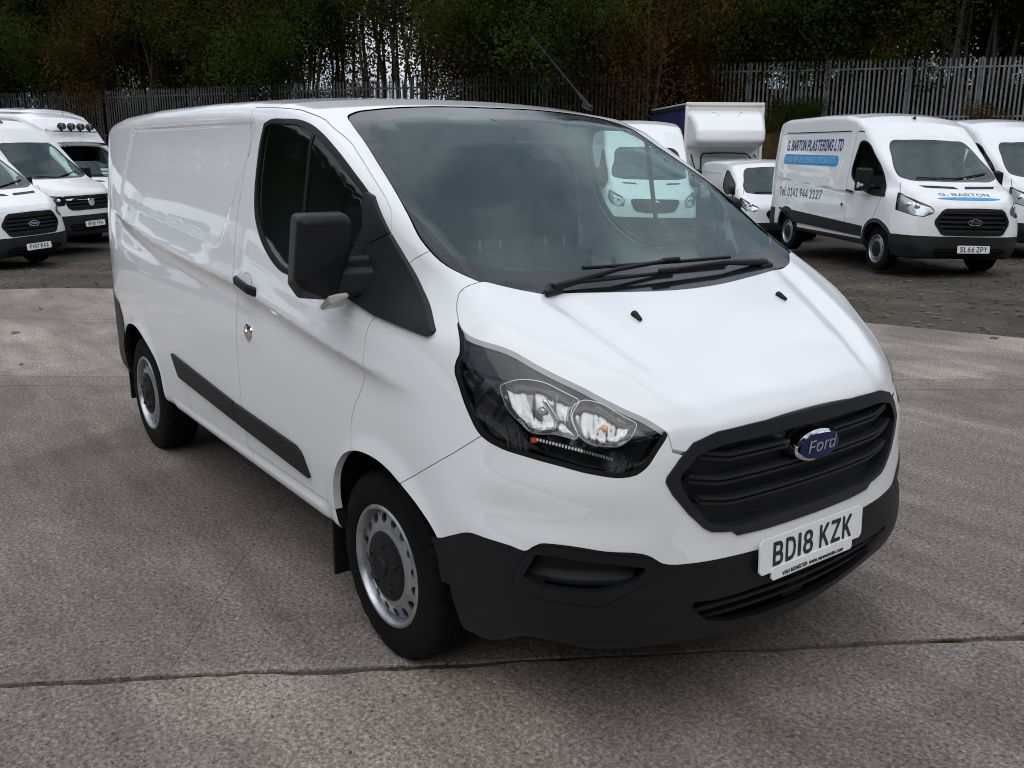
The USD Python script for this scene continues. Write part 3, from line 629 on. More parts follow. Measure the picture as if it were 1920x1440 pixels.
def wood():
    rg = np.random.default_rng(42)
    def along(line, t):
        L = np.r_[0, np.cumsum(np.linalg.norm(np.diff(line, axis=0), axis=1))]; t = t * L[-1]; i = min(np.searchsorted(L, t, "right") - 1, len(line) - 2); u = (line[i + 1] - line[i]) / (L[i + 1] - L[i]); return line[i] + u * (t - L[i]), np.array([-u[1], u[0]])
    def px_of(p):                                                      # bearing from the camera as a tangent
        r = p - YO; return (r @ YD) / max(r @ YF, .1)
    for line, n, depths in ((FENCE_L, 46, (1.6, 4.5, 8.5)), (FENCE_R, 44, (1.6, 4.5, 8.5))):
        for di, dp in enumerate(depths):
            m = n if di == 0 else int(n * .62)
            for k in range(m):
                p, nr = along(line, (k + rg.uniform(.1, .9)) / m); q = p + nr * (dp + rg.uniform(-.8, 1.4)); b = px_of(q)
                if b < -.36: w = [.50, .06, .26, .14, .04, 0]
                elif b < -.22: w = [.28, .24, .30, .06, .08, .04]
                elif b < -.04: w = [.08, .30, .16, .02, .10, .34]
                elif b < .20: w = [.22, .08, .18, .34, .18, 0]
                elif b < .36: w = [.30, .12, .20, .05, .33, 0]
                else: w = [.14, .32, .28, .03, .07, .16]
                if di == 2 and -.22 < b < -.04 and rg.random() < .45: continue
                key = ["dense_green_tree_kind", "open_green_tree_kind", "olive_tree_kind", "autumn_tree_kind", "yellow_tree_kind", "bare_tree_kind"][rg.choice(6, p=w)]
                plant(key, q[0], q[1], rg.uniform(0, 360), rg.uniform(.8, 1.15))
    def spot(line, b, back):                                           # the place behind the fence on bearing b
        A, Bq = line[0], line[-1]; A, Bq = (line[0], line[1]) if len(line) == 2 or px_of(line[1]) > b else (line[1], line[2]); v = Bq - A; dr = YF + b * YD; t = np.linalg.solve(np.stack([dr, -v], 1), A - YO); u = v / np.linalg.norm(v); return YO + dr * t[0] + np.array([-u[1], u[0]]) * back
    for b, key, back, sc in ((.245, "yellow_tree_kind", 2.2, .95), (.295, "yellow_tree_kind", 1.8, 1.05), (.33, "olive_tree_kind", 2.5, 1.0), (.10, "autumn_tree_kind", 1.5, 1.0), (.155, "autumn_tree_kind", 1.8, .9), (.40, "open_green_tree_kind", 2.0, 1.1), (.47, "bare_tree_kind", 2.0, 1.1), (.52, "open_green_tree_kind", 2.4, 1.0)):
        q = spot(FENCE_R, b, back); plant(key, q[0], q[1], rg.uniform(0, 360), sc)
    for b, back in ((.075, -1.2), (.11, -1.4), (.145, -1.5), (.17, -1.3)): q = spot(FENCE_R, b, back); plant("brown_bush_kind", q[0], q[1], rg.uniform(0, 360), 1.15)
    for b, back in ((.285, -.7), (.31, -.6)): q = spot(FENCE_R, b, back); plant("green_bush_kind", q[0], q[1], rg.uniform(0, 360), .5)
    # bushes on and over the fences
    for line, n in ((FENCE_L, 30), (FENCE_R, 40)):
        for k in range(n):
            p, nr = along(line, (k + rg.uniform(0, 1)) / n); b = px_of(p)
            front = rg.random() < (.25 if n == 30 else .12); q = p + nr * (-rg.uniform(2.0, 3.5) if front else rg.uniform(1.5, 2.4))
            key = ["brown_bush_kind", "green_bush_kind", "olive_bush_kind"][rg.choice(3, p=[.4, .25, .35])]
            plant(key, q[0], q[1], rg.uniform(0, 360), rg.uniform(.45, .7) if front else rg.uniform(.75, 1.1))
wood()
def belt():                                                            # the same wood closes the yard behind the photographer; the paint and glass mirror it
    rg = np.random.default_rng(5); L = np.array([(-66, -12), (-50, -34), (-26, -44), (0, -46), (26, -38), (36, -14), (36, 14), (26, 38)], float)
    w = UsdGeom.PointInstancer.Define(stage, "/World/surrounding_wood"); tag(w.GetPrim(), "mass of dark trees closing the yard behind the photographer", "wood", None, "stuff")
    keys = ["dense_green_tree_kind", "olive_tree_kind", "autumn_tree_kind"]; pos, idx, rot, sc = [], [], [], []
    for k in keys:
        p = UsdGeom.Xform.Define(stage, "/World/surrounding_wood/" + k[:-5]); p.GetPrim().GetReferences().AddInternalReference(TREES[k].GetPath()); w.CreatePrototypesRel().AddTarget(p.GetPath())
    for A, Bq in zip(L[:-1], L[1:]):
        n = int(np.linalg.norm(Bq - A) / 2.6)
        for k in range(n):
            p = A + (Bq - A) * (k + rg.random()) / n + rg.normal(size=2) * 1.2; a = rg.uniform(0, math.pi)
            pos.append(Gf.Vec3f(float(p[0]), float(p[1]), -.1)); idx.append(int(rg.choice(3, p=[.75, .17, .08]))); rot.append(Gf.Quath(math.cos(a), 0, 0, math.sin(a))); q = float(rg.uniform(1.35, 1.75)); sc.append(Gf.Vec3f(q, q, q))
    w.CreatePositionsAttr(pos); w.CreateProtoIndicesAttr(idx); w.CreateOrientationsAttr(rot); w.CreateScalesAttr(sc)
belt()
_ord = ["leftmost", "second from left", "third from left", "fourth from left", "fifth from left", "sixth from left", "seventh from left", "eighth from left"]
for lb, qs in PLANTED.items():                                         # neighbours of one kind are told apart by their order
    if len(qs) > 1 and "photographer" not in lb and "beyond the" not in lb and len(qs) <= 8:
        for k, (b, q) in enumerate(sorted(qs, key=lambda t: t[0])): q.SetCustomDataByKey("label", lb + ", " + _ord[k])
# ---------------------------------------------------------------- litter: fallen leaves on the tarmac, grit and moss in the joint
def scatter_leaves():
    rg = np.random.default_rng(3); n = 5200; a, w = rg.uniform(-13, 11, n), rg.uniform(7.5, 18, n); xy = yard(a, w)
    on = ~contains_xy(edge_poly, a, w) | (rg.random(n) < .04); xy = xy[on]; n = len(xy); z = ground_z(xy[:, 0], xy[:, 1])[0]
    s = rg.uniform(.02, .05, n) * rg.choice([.6, 1, 1.3], n); t = rg.uniform(0, 6.283, n); u = np.c_[np.cos(t), np.sin(t)] * s[:, None]; v = np.c_[-np.sin(t), np.cos(t)] * s[:, None] * .6
    q = [np.c_[xy + u, z + .012 * rg.random(n)], np.c_[xy + v, z + .004 + .02 * rg.random(n)], np.c_[xy - u, z + .012 * rg.random(n)], np.c_[xy - v, z + .004 + .02 * rg.random(n)]]
    V = np.stack(q, 1).reshape(-1, 3); i = np.arange(n) * 4
    part(None, "fallen_leaves", (V, np.vstack([np.stack([i, i + 1, i + 2], 1), np.stack([i, i + 2, i + 3], 1)])), M["litter"], label="small pale and brown fallen leaves scattered over the dark tarmac", cat="leaves", kind="stuff")
M["litter"] = leaf_mat("fallen_leaf", [(.14, .09, .05), (.26, .18, .10), (.40, .31, .20), (.50, .44, .33)], .1)
scatter_leaves()
def grit():
    rg = np.random.default_rng(8); n = 900; a = rg.uniform(-3.5, 4, n); w = J1(a) - .004 + rg.normal(size=n) * .018; ms = []
    far_ = rg.random(n) < .35; w = np.where(far_, w + rg.normal(size=n) * .5, w); xy = yard(a, w); s = rg.uniform(.0015, .006, n) * np.where(far_, .8, 1)
    base = trimesh.creation.icosahedron(); bv, bf = np.array(base.vertices), np.array(base.faces); V = (bv[None] * (1 + .3 * rg.normal(size=(n, 12, 1))) * s[:, None, None] * (1, 1, .7)) + np.c_[xy, np.where(far_, .001, -.007)][:, None]
    part(None, "joint_grit", (V.reshape(-1, 3), (bf[None] + (np.arange(n) * 12)[:, None, None]).reshape(-1, 3)), M["jointfill"], label="loose dark grit lying in and beside the joint of the concrete", cat="grit", kind="stuff")
    n = 500; k = rg.choice([1.62, -1.1, .2, 2.6, -.4], n, p=[.5, .15, .12, .13, .10]); a = k + rg.normal(size=n) * .03; w = J1(a) + rg.normal(size=n) * .008; xy = yard(a, w); s = rg.uniform(.006, .018, n); t = rg.uniform(0, 6.28, n)
    p0 = np.c_[xy, np.full(n, -.010)]; d = np.c_[np.cos(t), np.sin(t), rg.uniform(.5, 1.6, n)]; d /= np.linalg.norm(d, axis=1, keepdims=True); e = np.c_[-np.sin(t), np.cos(t), 0 * t] * .0018
    V = np.stack([p0 - e, p0 + e, p0 + d * s[:, None]], 1).reshape(-1, 3); part(None, "joint_moss", (V, np.arange(n * 3).reshape(-1, 3)), M["leaf_green"], label="small green tufts of moss in the joint of the concrete", cat="moss", kind="stuff")
grit()

# ---- the white panel van: measured sections (metres; x forward from the front axle, z up)
VAN_PROFILE = [(0.52,0.27),(0.76,0.235),(0.93,0.235),(1.00,0.31),(1.035,0.42),(1.045,0.50),(1.037,0.575),(1.032,0.66),(1.03,0.80),(1.025,0.92),(1.005,1.00),(0.955,1.055),(0.82,1.140),(0.66,1.222),(0.51,1.295),
  (0.36,1.375),(-0.05,1.605),(-0.35,1.772),(-0.55,1.880),(-0.72,1.938),(-0.95,1.972),(-1.3,1.992),(-1.8,2.0),(-2.6,1.998),(-3.3,1.980),(-3.75,1.945),(-3.90,1.87),(-3.95,1.70),(-3.975,1.20),(-3.98,0.60),(-3.95,0.40),(-3.6,0.375),(-2.0,0.365),(0.335,0.35),(0.36,0.262)]
VX = [-4.0,-3.8,-3.6,-3.3,-2.6,-1.2,-0.8,-0.4,0.0,0.2,0.4,0.6,0.8,0.95,1.1]
VW = {
0.20:[0.800,0.870,0.910,0.930,0.940,0.940,0.940,0.940,0.940,0.920,0.900,0.830,0.720,0.580,0.400],
0.35:[0.820,0.885,0.925,0.945,0.958,0.958,0.958,0.958,0.958,0.955,0.950,0.892,0.790,0.637,0.450],
0.50:[0.815,0.882,0.928,0.958,0.972,0.972,0.972,0.972,0.972,0.973,0.975,0.937,0.850,0.702,0.510],
0.65:[0.820,0.885,0.930,0.965,0.982,0.982,0.982,0.982,0.983,0.983,0.980,0.937,0.845,0.697,0.500],
0.85:[0.820,0.885,0.930,0.967,0.985,0.985,0.985,0.985,0.985,0.985,0.970,0.912,0.810,0.657,0.470],
1.00:[0.820,0.885,0.930,0.967,0.986,0.987,0.987,0.987,0.985,0.980,0.955,0.887,0.770,0.617,0.440],
1.10:[0.820,0.885,0.930,0.967,0.986,0.988,0.988,0.987,0.983,0.972,0.938,0.860,0.740,0.587,0.410],
1.20:[0.820,0.885,0.928,0.965,0.984,0.988,0.986,0.982,0.968,0.948,0.905,0.822,0.700,0.547,0.390],
1.30:[0.815,0.880,0.923,0.955,0.978,0.980,0.975,0.955,0.908,0.868,0.828,0.775,0.680,0.540,0.380],
1.40:[0.810,0.872,0.915,0.945,0.968,0.968,0.957,0.925,0.860,0.820,0.770,0.720,0.620,0.500,0.360],
1.60:[0.790,0.850,0.893,0.917,0.935,0.932,0.920,0.888,0.832,0.795,0.750,0.700,0.600,0.480,0.350],
1.80:[0.760,0.825,0.870,0.886,0.893,0.890,0.880,0.855,0.805,0.770,0.730,0.670,0.560,0.450,0.330],
1.92:[0.745,0.810,0.855,0.872,0.882,0.876,0.853,0.825,0.775,0.740,0.700,0.640,0.540,0.420,0.300],
2.02:[0.730,0.795,0.845,0.862,0.872,0.865,0.830,0.800,0.750,0.710,0.670,0.620,0.500,0.400,0.280]}
VAN_PANEL = [(-3.17,1.49),(-3.03,1.46),(-1.48,1.345),(-1.40,1.36),(-1.34,1.45),(-1.20,1.70),(-1.13,1.85),(-1.16,1.875),(-2.95,1.875),(-3.03,1.85),(-3.16,1.56)]
def van_recede(u, x, z):
    a = sstep(1.0, 1.28, z)
    return (0.15 * u ** 2 * (1 - a) + 0.06 * u ** 2 * a) * sstep(-3.0, -1.0, x)
def van_crown(u, x, z):
    edge = np.interp(x, [.3, .98], [.70, .50]); on = sstep(.95, 1.08, z) * (1 - sstep(1.34, 1.42, z)) * sstep(.30, .50, x)
    return on * (.007 * np.exp(-((u - edge + .09) / .05) ** 2) - .010 * np.exp(-((u - edge) / .06) ** 2)) - 0.22 * u ** 2 * (1 - sstep(.28, .45, z)) * sstep(.5, .75, x) + sstep(0.9, 1.2, z) * (1 - sstep(1.6, 1.9, z) ) * 0.03 * u ** 2 + sstep(1.6, 1.9, z) * (0.045 * u ** 2 + 0.02 * u ** 4)
def poly_dist(pts, X, Z):
    from shapely import Polygon, contains_xy
    poly = Polygon(pts).buffer(.02).buffer(-.02)
    ring = np.array(poly.exterior.segmentize(.01).coords)
    d = cKDTree(ring).query(np.stack([X, Z], -1).reshape(-1, 2))[0].reshape(X.shape)
    return np.where(contains_xy(poly, X, Z), d, -d)
def van_extra(X, Z):
    zc = np.interp(X, [-3.3, -3.0, -2.4, -1.2, -0.35, 0.0, 0.4], [1.39, 1.345, 1.272, 1.195, 1.085, 1.05, 1.02])
    t = zc - Z
    fade = sstep(-3.5, -2.9, X) * (1 - sstep(-0.1, 0.35, X))
    e = -fade * 0.016 * np.where(t > 0, (t / .05) * np.exp(1 - t / .05), 0)
    e = e + fade * 0.008 * np.exp(-(t / .05) ** 2)
    e = e - 0.009 * sstep(0, .018, poly_dist(VAN_PANEL, X, Z))
    for cx in (0.03, -2.933):
        r = np.hypot(X - cx, Z - .36)
        e = e + .016 * np.exp(-((r - .39) / .045) ** 2) * sstep(.2, .5, Z)
    e = e + (.007 * np.exp(-((Z - .84) / .05) ** 2) - .010 * np.exp(-((Z - .735) / .05) ** 2)) * sstep(.48, .66, X) * (1 - sstep(.93, 1.02, X))
    zl = 0.425
    e = e + .008 * (1 - sstep(zl - .015, zl + .005, Z)) * sstep(-2.4, -2.3, X) * (1 - sstep(-.5, -.4, X))
    return e
def van_k(x, z):
    return 0.05 + 0.10 * sstep(.35, .6, z) * (1 - sstep(1.1, 1.35, z)) + .03 * sstep(1.35, 1.5, z)

# ================================================================ wheels
def wheel_parts(r=.343, w=.215, rim=.212, face=0.0, holes=16, seg=96, tread=True):
    """Parts of a wheel whose outer face looks along -y, hub at the origin, outer sidewall at y = 0. Returns {name: (mesh, material)}."""
    k = r / .343
    prof = [(rim + .004, .020), (rim + .010, .008), (rim + .022, .002), (rim + .055, .0), (rim + .085, .004), (r - .022, .012), (r - .010, .019), (r - .003, .032)]
    g = []
    for y0 in (.060, .092, .123, .155):
        g += [(r, y0 - .010), (r - .007, y0 - .006), (r - .007, y0 + .001), (r, y0 + .005)]
    prof = prof + g + [(r - .003, w - .032), (r - .010, w - .019), (r - .03, w - .008), (rim + .05, w), (rim + .008, w - .012), (rim - .002, w - .02)]
    pr = np.array(prof)
    amp = np.where((pr[:, 1] > .009) & (pr[:, 1] < .055) & (pr[:, 0] > r - .03), .006, 0.0) + np.where((pr[:, 1] > w - .06) & (pr[:, 0] > r - .012), .005, 0) + np.where((pr[:, 0] == r) & (pr[:, 1] > .055) & (pr[:, 1] < w - .05), .003, 0)
    wob = (lambda a, j: -amp[j] * ((np.round(a * seg / (2 * np.pi)).astype(int) % 4) == 0)) if tread else None
    tyre = lathe(prof, seg * 2 if tread else 48, wob)
    barrel = lathe([(rim + .006, .016), (rim + .010, .006), (rim + .004, .001), (rim - .004, .002), (rim - .010, .010), (rim - .014, .022), (rim - .018, .045), (rim - .022, .075), (rim - .024, .13), (rim - .005, w - .03)], 64)
    ro, ri = rim - .017, .128 * k
    disc = trimesh.creation.revolve([(ro, .036), (ro - .008, .028), (ro - .036, .021), (ri + .016, .014), (ri, .009), (ri - .015, .013), (.05, .024), (.05, .034), (ri - .015, .023), (ri, .019), (ri + .016, .024), (ro - .036, .031), (ro - .008, .038), (ro, .046), (ro, .036)], sections=64)
    V = np.array(disc.vertices)[:, [0, 2, 1]]; V[:, 1] = V[:, 1]
    dm = m3.Manifold(m3.Mesh(V.astype(np.float32), np.array(disc.faces)[:, ::-1].astype(np.uint32)))
    if dm.status() != m3.Error.NoError or dm.volume() < 0:
        dm = m3.Manifold(m3.Mesh(V.astype(np.float32), np.array(disc.faces).astype(np.uint32)))
    hr = ro - .0225
    for i in range(holes):
        a = 2 * np.pi * (i + .5) / holes
        c = m3.Manifold.cylinder(.2, .0175 * k, .0175 * k, 16).scale((1.0, 1.0, 1)).rotate((90, 0, 0)).translate((hr * math.cos(a), .15, hr * math.sin(a)))
        dm = dm - c
    cap = lathe([(.0001, -.014), (.03, -.015), (.034, -.009), (.045, -.006), (.062, -.010), (.070, -.006), (.098, -.003), (ri - .012, .001), (ri - .003, .008), (ri - .001, .03)], 48)
    nuts = m3.Manifold()
    for i in range(5):
        a = 2 * np.pi * i / 5 + .3
        nuts = nuts + m3.Manifold.sphere(.013, 12).scale((1, .7, 1)).translate((.083 * math.cos(a), -.005, .083 * math.sin(a)))
    back = lathe([(.0001, .09), (rim - .02, .09)], 32)
    return {"tyre": (tyre, M["rubber"], 40), "rim": (barrel, M["steel"], 40), "wheel_disc": (dm, M["steel"], 35), "hub_cap": (join(cap, nuts), M["plastic"], 40), "brake_drum": (back, M["under"], False)}
_wheel_cache = {}
def add_wheel(van, x, y_outer, r, side, full=True, steer=0.0):
    """side -1: the right-hand wheel (outer face towards -y). Tyre is the part; rim, disc and cap sit on it."""
    key = (round(r, 3), full)
    if key not in _wheel_cache: _wheel_cache[key] = wheel_parts(r, rim=.212 * r / .343, tread=full, holes=16 if full else 12)
    wp = _wheel_cache[key]; tyre = None
    for name, (m, material, sm) in wp.items():
        v, f, n = meshkit.arrays(m, sm)
        if n is None:
            v, f = v[f].reshape(-1, 3), np.arange(len(f) * 3).reshape(-1, 3); n = np.repeat(np.cross(v[f[:, 1]] - v[f[:, 0]], v[f[:, 2]] - v[f[:, 0]]), 3, 0); n /= np.linalg.norm(n, axis=1, keepdims=True) + 1e-15
        q = (v, f, n)
        if side > 0: q = mirror(q)
        c, s_ = math.cos(steer), math.sin(steer); Rz = np.array([[c, -s_, 0], [s_, c, 0], [0, 0, 1]])
        off = np.array([0, .10 * side, 0])
        V = (q[0] + off) @ Rz.T - off + (x, y_outer * -side * -1 if side > 0 else y_outer, r - .006)
        q = (V, q[1], q[2] @ Rz.T)
        if tyre is None:
            tyre = part(van, "wheel", q, material)
        else:
            part(tyre, name, q, material)
ARCH = [(-.355,.30),(-.36,.42),(-.352,.52),(-.325,.61),(-.265,.685),(-.17,.735),(-.05,.755),(.07,.748),(.18,.715),(.28,.668),(.355,.612),(.40,.55),(.418,.46),(.42,.36),(.415,.10),(-.36,.10)]
def arch_poly(cx, s=1.0): return Polygon(curvy([(x * s + cx, .36 + (z - .36) * s) for x, z in ARCH], 60, .02)).buffer(.02).buffer(-.02)
def side_prism(poly, y0, y1):
    k = None
    for g in getattr(poly, "geoms", [poly]):
        c = m3.CrossSection([np.array(shapely.geometry.polygon.orient(g).exterior.coords)[:-1]]).extrude(y1 - y0)      # x, z -> rotate so extrusion runs along y
        c = c.rotate((90, 0, 0)).translate((0, y1, 0))
        k = c if k is None else k + c
    return k
def arch_liner(poly, y0, y1):
    p = np.array(poly.exterior.segmentize(.06).coords)[:-1]; n = len(p)
    V = np.vstack([np.c_[p[:, 0], np.full(n, y0), p[:, 1]], np.c_[p[:, 0], np.full(n, y1), p[:, 1]]])
    i = np.arange(n); j = (i + 1) % n
    F = np.vstack([np.stack([i, j, j + n], 1), np.stack([i, j + n, i + n], 1)])
    ab, T = fill(poly, .1)
    return join((V, F), (np.c_[ab[:, 0], np.full(len(ab), y1), ab[:, 1]], T))
def plate_parts(van, text, o, ay=(0, 0, 1), h=.111, tag_text=None, wide=.52, name="number_plate", small=None):
    """A front number plate centred on o, facing +x."""
    ax = np.array((0, 1.0, 0)); ay = np.array(ay, float); ay /= np.linalg.norm(ay); n = np.cross(ax, ay)
    b = m3.CrossSection([[(-wide/2, -h/2), (wide/2, -h/2), (wide/2, h/2), (-wide/2, h/2)]]).offset(-.012, m3.JoinType.Round).offset(.012, m3.JoinType.Round).extrude(.006)
    me = b.to_mesh(); pl = part(van, name, on_plane((np.array(me.vert_properties), np.array(me.tri_verts)), o, ax, ay), M["plate"], smooth=30)
    part(pl, "lettering", on_plane(plate_text(text, wide), np.array(o) + n * .0062 - ay * .036, ax, ay), M["ink"])
    if small:
        tw = m3.CrossSection([[(-.205, -.02), (.205, -.02), (.205, .02), (-.205, .02)]]).offset(-.008).offset(.008, m3.JoinType.Round).extrude(.006).to_mesh()
        o2 = np.array(o) - ay * .063 + n * .0035
        part(pl, "holder_strip", on_plane((np.array(tw.vert_properties), np.array(tw.tri_verts)), o2, ax, ay), M["plate"], smooth=30)
        part(pl, "lettering", on_plane(letters(small, .0125, .31, True, depth=.0012), o2 + n * .0062 - ay * .0135, ax, ay), M["ink"])
    return pl

# ================================================================ the white van in the foreground
CENTRE_LABEL = "large white panel van with black bumper and plate BD18 KZK, nearest in the yard"
def sym(pts):
    p = [tuple(q) for q in pts]; return p + [(-a, b) for a, b in p[::-1] if a != 0]
def build_main_van():
    zs = sorted(VW)
    B = Body(VAN_PROFILE, VX, zs, [VW[z] for z in zs], van_recede, van_crown, van_k, extra=van_extra)
    van = thing("white_van", CENTRE_LABEL, "van")
    # ---- outlines, in metres on the body
    ws = Polygon(sym([(0,1.930),(.323,1.926),(.55,1.909),(.655,1.893),(.705,1.874),(.742,1.77),(.778,1.653),(.803,1.55),(.816,1.46),(.806,1.402),(.757,1.361),(.709,1.345),(.661,1.332),(.50,1.319),(.33,1.310),(.13,1.302),(0,1.299)])); ws = Polygon(curvy(np.array(ws.exterior.coords)[:-1], 75)).buffer(0)
    clear = Polygon([(-.678,1.835),(-.61,1.863),(-.44,1.893),(-.15,1.905),(-.08,1.868),(.0,1.845),(.14,1.842),(.20,1.856),(.30,1.893),(.46,1.893),(.61,1.863),(.678,1.835),(.731,1.716),(.785,1.564),(.795,1.466),(.775,1.425),(.705,1.397),(.59,1.384),(.38,1.372),(0,1.368),(-.38,1.372),(-.59,1.384),(-.705,1.397),(-.775,1.425),(-.795,1.466),(-.785,1.564),(-.731,1.716)]).buffer(.03).buffer(-.06).buffer(.03)
    hood = Polygon([(.322,-.753),(.316,-.784),(.304,-.812),(.300,-.828),(.314,-.845),(.345,-.863),(.366,-.872),(.581,-.801),(.715,-.728),(.833,-.647),(.919,-.567),(.934,-.552),(.950,-.546),(.962,-.52),(.985,-.42),(.999,-.26),(1.004,-.1),(1.004,.1),(.999,.26),(.985,.42),(.962,.52),(.950,.546),(.934,.552),(.919,.567),(.833,.647),(.715,.728),(.581,.801),(.366,.872),(.345,.863),(.314,.845),(.300,.828),(.304,.812),(.316,.784),(.322,.753),(.355,.708),(.391,.661),(.437,.5),(.470,.327),(.496,.134),(.502,0),(.496,-.134),(.470,-.327),(.437,-.5),(.391,-.661),(.355,-.708)])
    door = Polygon([(-1.201,1.924),(-.946,1.913),(-.825,1.902),(-.723,1.882),(-.619,1.85),(-.531,1.812),(-.332,1.709),(-.209,1.636),(-.128,1.581),(-.088,1.545),(-.071,1.503),(-.065,1.45),(-.03,1.33),(-.006,1.227),(-.03,1.193),(-.04,1.151),(-.042,1.075),(-.075,1.0),(-.103,.947),(-.134,.90),(-.166,.811),(-.155,.70),(-.20,.62),(-.25,.54),(-.26,.45),(-1.245,.45),(-1.25,.9),(-1.226,1.2),(-1.222,1.353),(-1.215,1.508),(-1.2,1.66),(-1.199,1.812)])
    win = Polygon([(-1.051,1.854),(-1.012,1.866),(-.883,1.869),(-.752,1.86),(-.632,1.829),(-.478,1.759),(-.33,1.678),(-.19,1.590),(-.10,1.515),(-.12,1.45),(-.21,1.39),(-.40,1.332),(-.663,1.294),(-.756,1.306),(-.832,1.334),(-.958,1.411),(-1.026,1.488),(-1.073,1.664),(-1.074,1.788)])
    tri = Polygon([(-.235,1.615),(-.189,1.597),(-.071,1.488),(.042,1.393),(.147,1.316),(.305,1.210),(.286,1.198),(-.009,1.226),(-.224,1.263),(-.262,1.31),(-.262,1.39),(-.205,1.50)]).buffer(-.008).buffer(.008)
    hood, door, win = (Polygon(curvy(np.array(q.exterior.coords)[:-1], 42)).buffer(0) for q in (hood, door, win)); door = door.difference(arch_poly(.03).buffer(.001))
    hl3 = np.array([(.366,-.871,1.254),(.581,-.80,1.188),(.715,-.727,1.13),(.833,-.646,1.072),(.919,-.566,1.02),(.934,-.552,1.007),(.938,-.565,.993),(.935,-.60,.95),(.93,-.637,.908),(.92,-.659,.892),(.904,-.69,.887),(.86,-.754,.896),(.783,-.822,.915),(.70,-.866,.926),(.613,-.901,.938),(.558,-.918,.957),(.50,-.926,1.018),(.456,-.926,1.083),(.426,-.921,1.132),(.424,-.914,1.148),(.428,-.906,1.167),(.417,-.895,1.197)])
    LF = Flat((.72, -.78, 1.05), (.66, .62, 0), (.66, -.66, .36))
    hl = Polygon(curvy(LF.to(hl3), 48)).buffer(-.004).buffer(.008).buffer(-.004)
    RF = Round(.3)
    bl3 = np.array([(.378,-.985,.592),(.402,-.983,.594),(.467,-.972,.622),(.533,-.96,.650),(.60,-.945,.650),(.68,-.918,.648),(.733,-.898,.645),(.750,-.889,.660),(.767,-.879,.672),(.80,-.854,.677),(.836,-.826,.676),(.896,-.748,.662),(.955,-.622,.638),(.972,-.586,.612),(.985,-.54,.602),(.995,-.502,.599),(1.012,-.38,.592),(1.026,-.261,.587),(1.04,0,.585)])
    bl = curvy(RF.to(bl3), 60, .012, False)
    al = RF.to(np.array([(.405,-.97,.54),(.420,-.965,.46),(.422,-.955,.36),(.418,-.94,.20)]))
    def lowest(a):                                                      # the body's bottom edge in direction a
        zz = np.arange(.20, .50, .004); P0, _ = drop(B, RF, np.c_[np.full(len(zz), a), zz]); ok = np.abs(B.f(*P0.T)) < .004
        return zz[ok].min() + .010
    under = [(a, lowest(a)) for a in np.linspace(0, al[2][0], 22)]
    half = under[::-1] + [tuple(al[1]), tuple(al[0])] + [tuple(q) for q in bl]
    half = half[::-1]
    bump = Polygon(half + [(-a, b) for a, b in half[::-1][1:-1]]).buffer(0)
    grille = Polygon(sym([(0,.987),(.26,.984),(.40,.979),(.428,.973),(.484,.957),(.53,.915),(.567,.868),(.571,.853),(.553,.816),(.506,.754),(.454,.703),(.428,.687),(.384,.678),(.348,.672),(.327,.655),(.216,.650),(0,.650)]))
    gin = Polygon(curvy(sym([(0,.945),(.26,.943),(.42,.936),(.475,.922),(.525,.873),(.532,.853),(.517,.818),(.475,.758),(.435,.714),(.39,.696),(.2,.688),(0,.688)]), 25))
    fog = Polygon(RF.to(np.array([(.733,-.898,.641),(.750,-.889,.656),(.767,-.879,.668),(.80,-.854,.672),(.836,-.826,.671),(.896,-.748,.657),(.955,-.622,.634),(.967,-.592,.610),(.96,-.63,.565),(.923,-.728,.517),(.91,-.754,.503),(.847,-.831,.508),(.744,-.896,.512),(.689,-.918,.528),(.70,-.914,.58)]))).buffer(-.01).buffer(.01)
    fog_in = Polygon(RF.to(np.array([(.760,-.886,.640),(.80,-.856,.645),(.899,-.748,.628),(.953,-.632,.606),(.947,-.655,.578),(.911,-.738,.548),(.885,-.78,.543),(.779,-.878,.548),(.725,-.903,.566)]))).buffer(-.008).buffer(.008)
    slot = Polygon(sym([(0,.470),(.332,.468),(.42,.472),(.475,.482),(.495,.48),(.49,.455),(.43,.400),(.33,.366),(.2,.352),(0,.346)])).buffer(-.01).buffer(.01)
    stripA = Polygon([(-2.248,.711),(-2.17,.62),(-2.150,.600),(-2.126,.596),(-1.338,.549),(-1.338,.643)]).buffer(-.006).buffer(.006)
    stripB = Polygon([(-1.330,.642),(-1.330,.548),(-.548,.507),(-.600,.585),(-.620,.603),(-.665,.616)]).buffer(-.006).buffer(.006)
    rearb = Polygon([(-3.82,.40),(-3.82,.86),(-3.38,.832),(-3.30,.76),(-3.26,.60),(-3.28,.40)])
    # ---- the shell: outside minus inside, then every opening cut out of it
    shell = solid(B, .02) - solid(B, .045, -.03)
    for cx in (0.03, -2.933):
        pr = side_prism(arch_poly(cx) if cx > -1 else arch_poly(cx, 1.0), -1.3, -.60)
        shell = shell - pr - mman(pr)
    gap = .0024
    cuts = [cutter(B, FRONT, ws.buffer(.004)), cutter(B, TOP, hood.buffer(gap), res=.025, out=.04, inn=.06), cutter(B, RF, bump.buffer(gap), inn=.14), cutter(B, FRONT, grille.buffer(.001), inn=.12)]
    two = [cutter(B, SIDE, door.buffer(gap).difference(Polygon([(-2, .2), (.2, .2), (.2, .448), (-2, .448)])), res=.025), cutter(B, LF, hl.buffer(.009), inn=.12)]
    # seams that are only lines: fender to windscreen pillar, fender to bumper, sill joint, roof gutter
    seams = [(SIDE, [(.035,1.391),(.063,1.412),(.113,1.44),(.13,1.46)]), (SIDE, [(.20,.715),(.293,.775),(.38,.83),(.468,.889),(.515,.925),(.556,.957)]), (SIDE, [(-1.19,.36),(-1.19,.445)])]
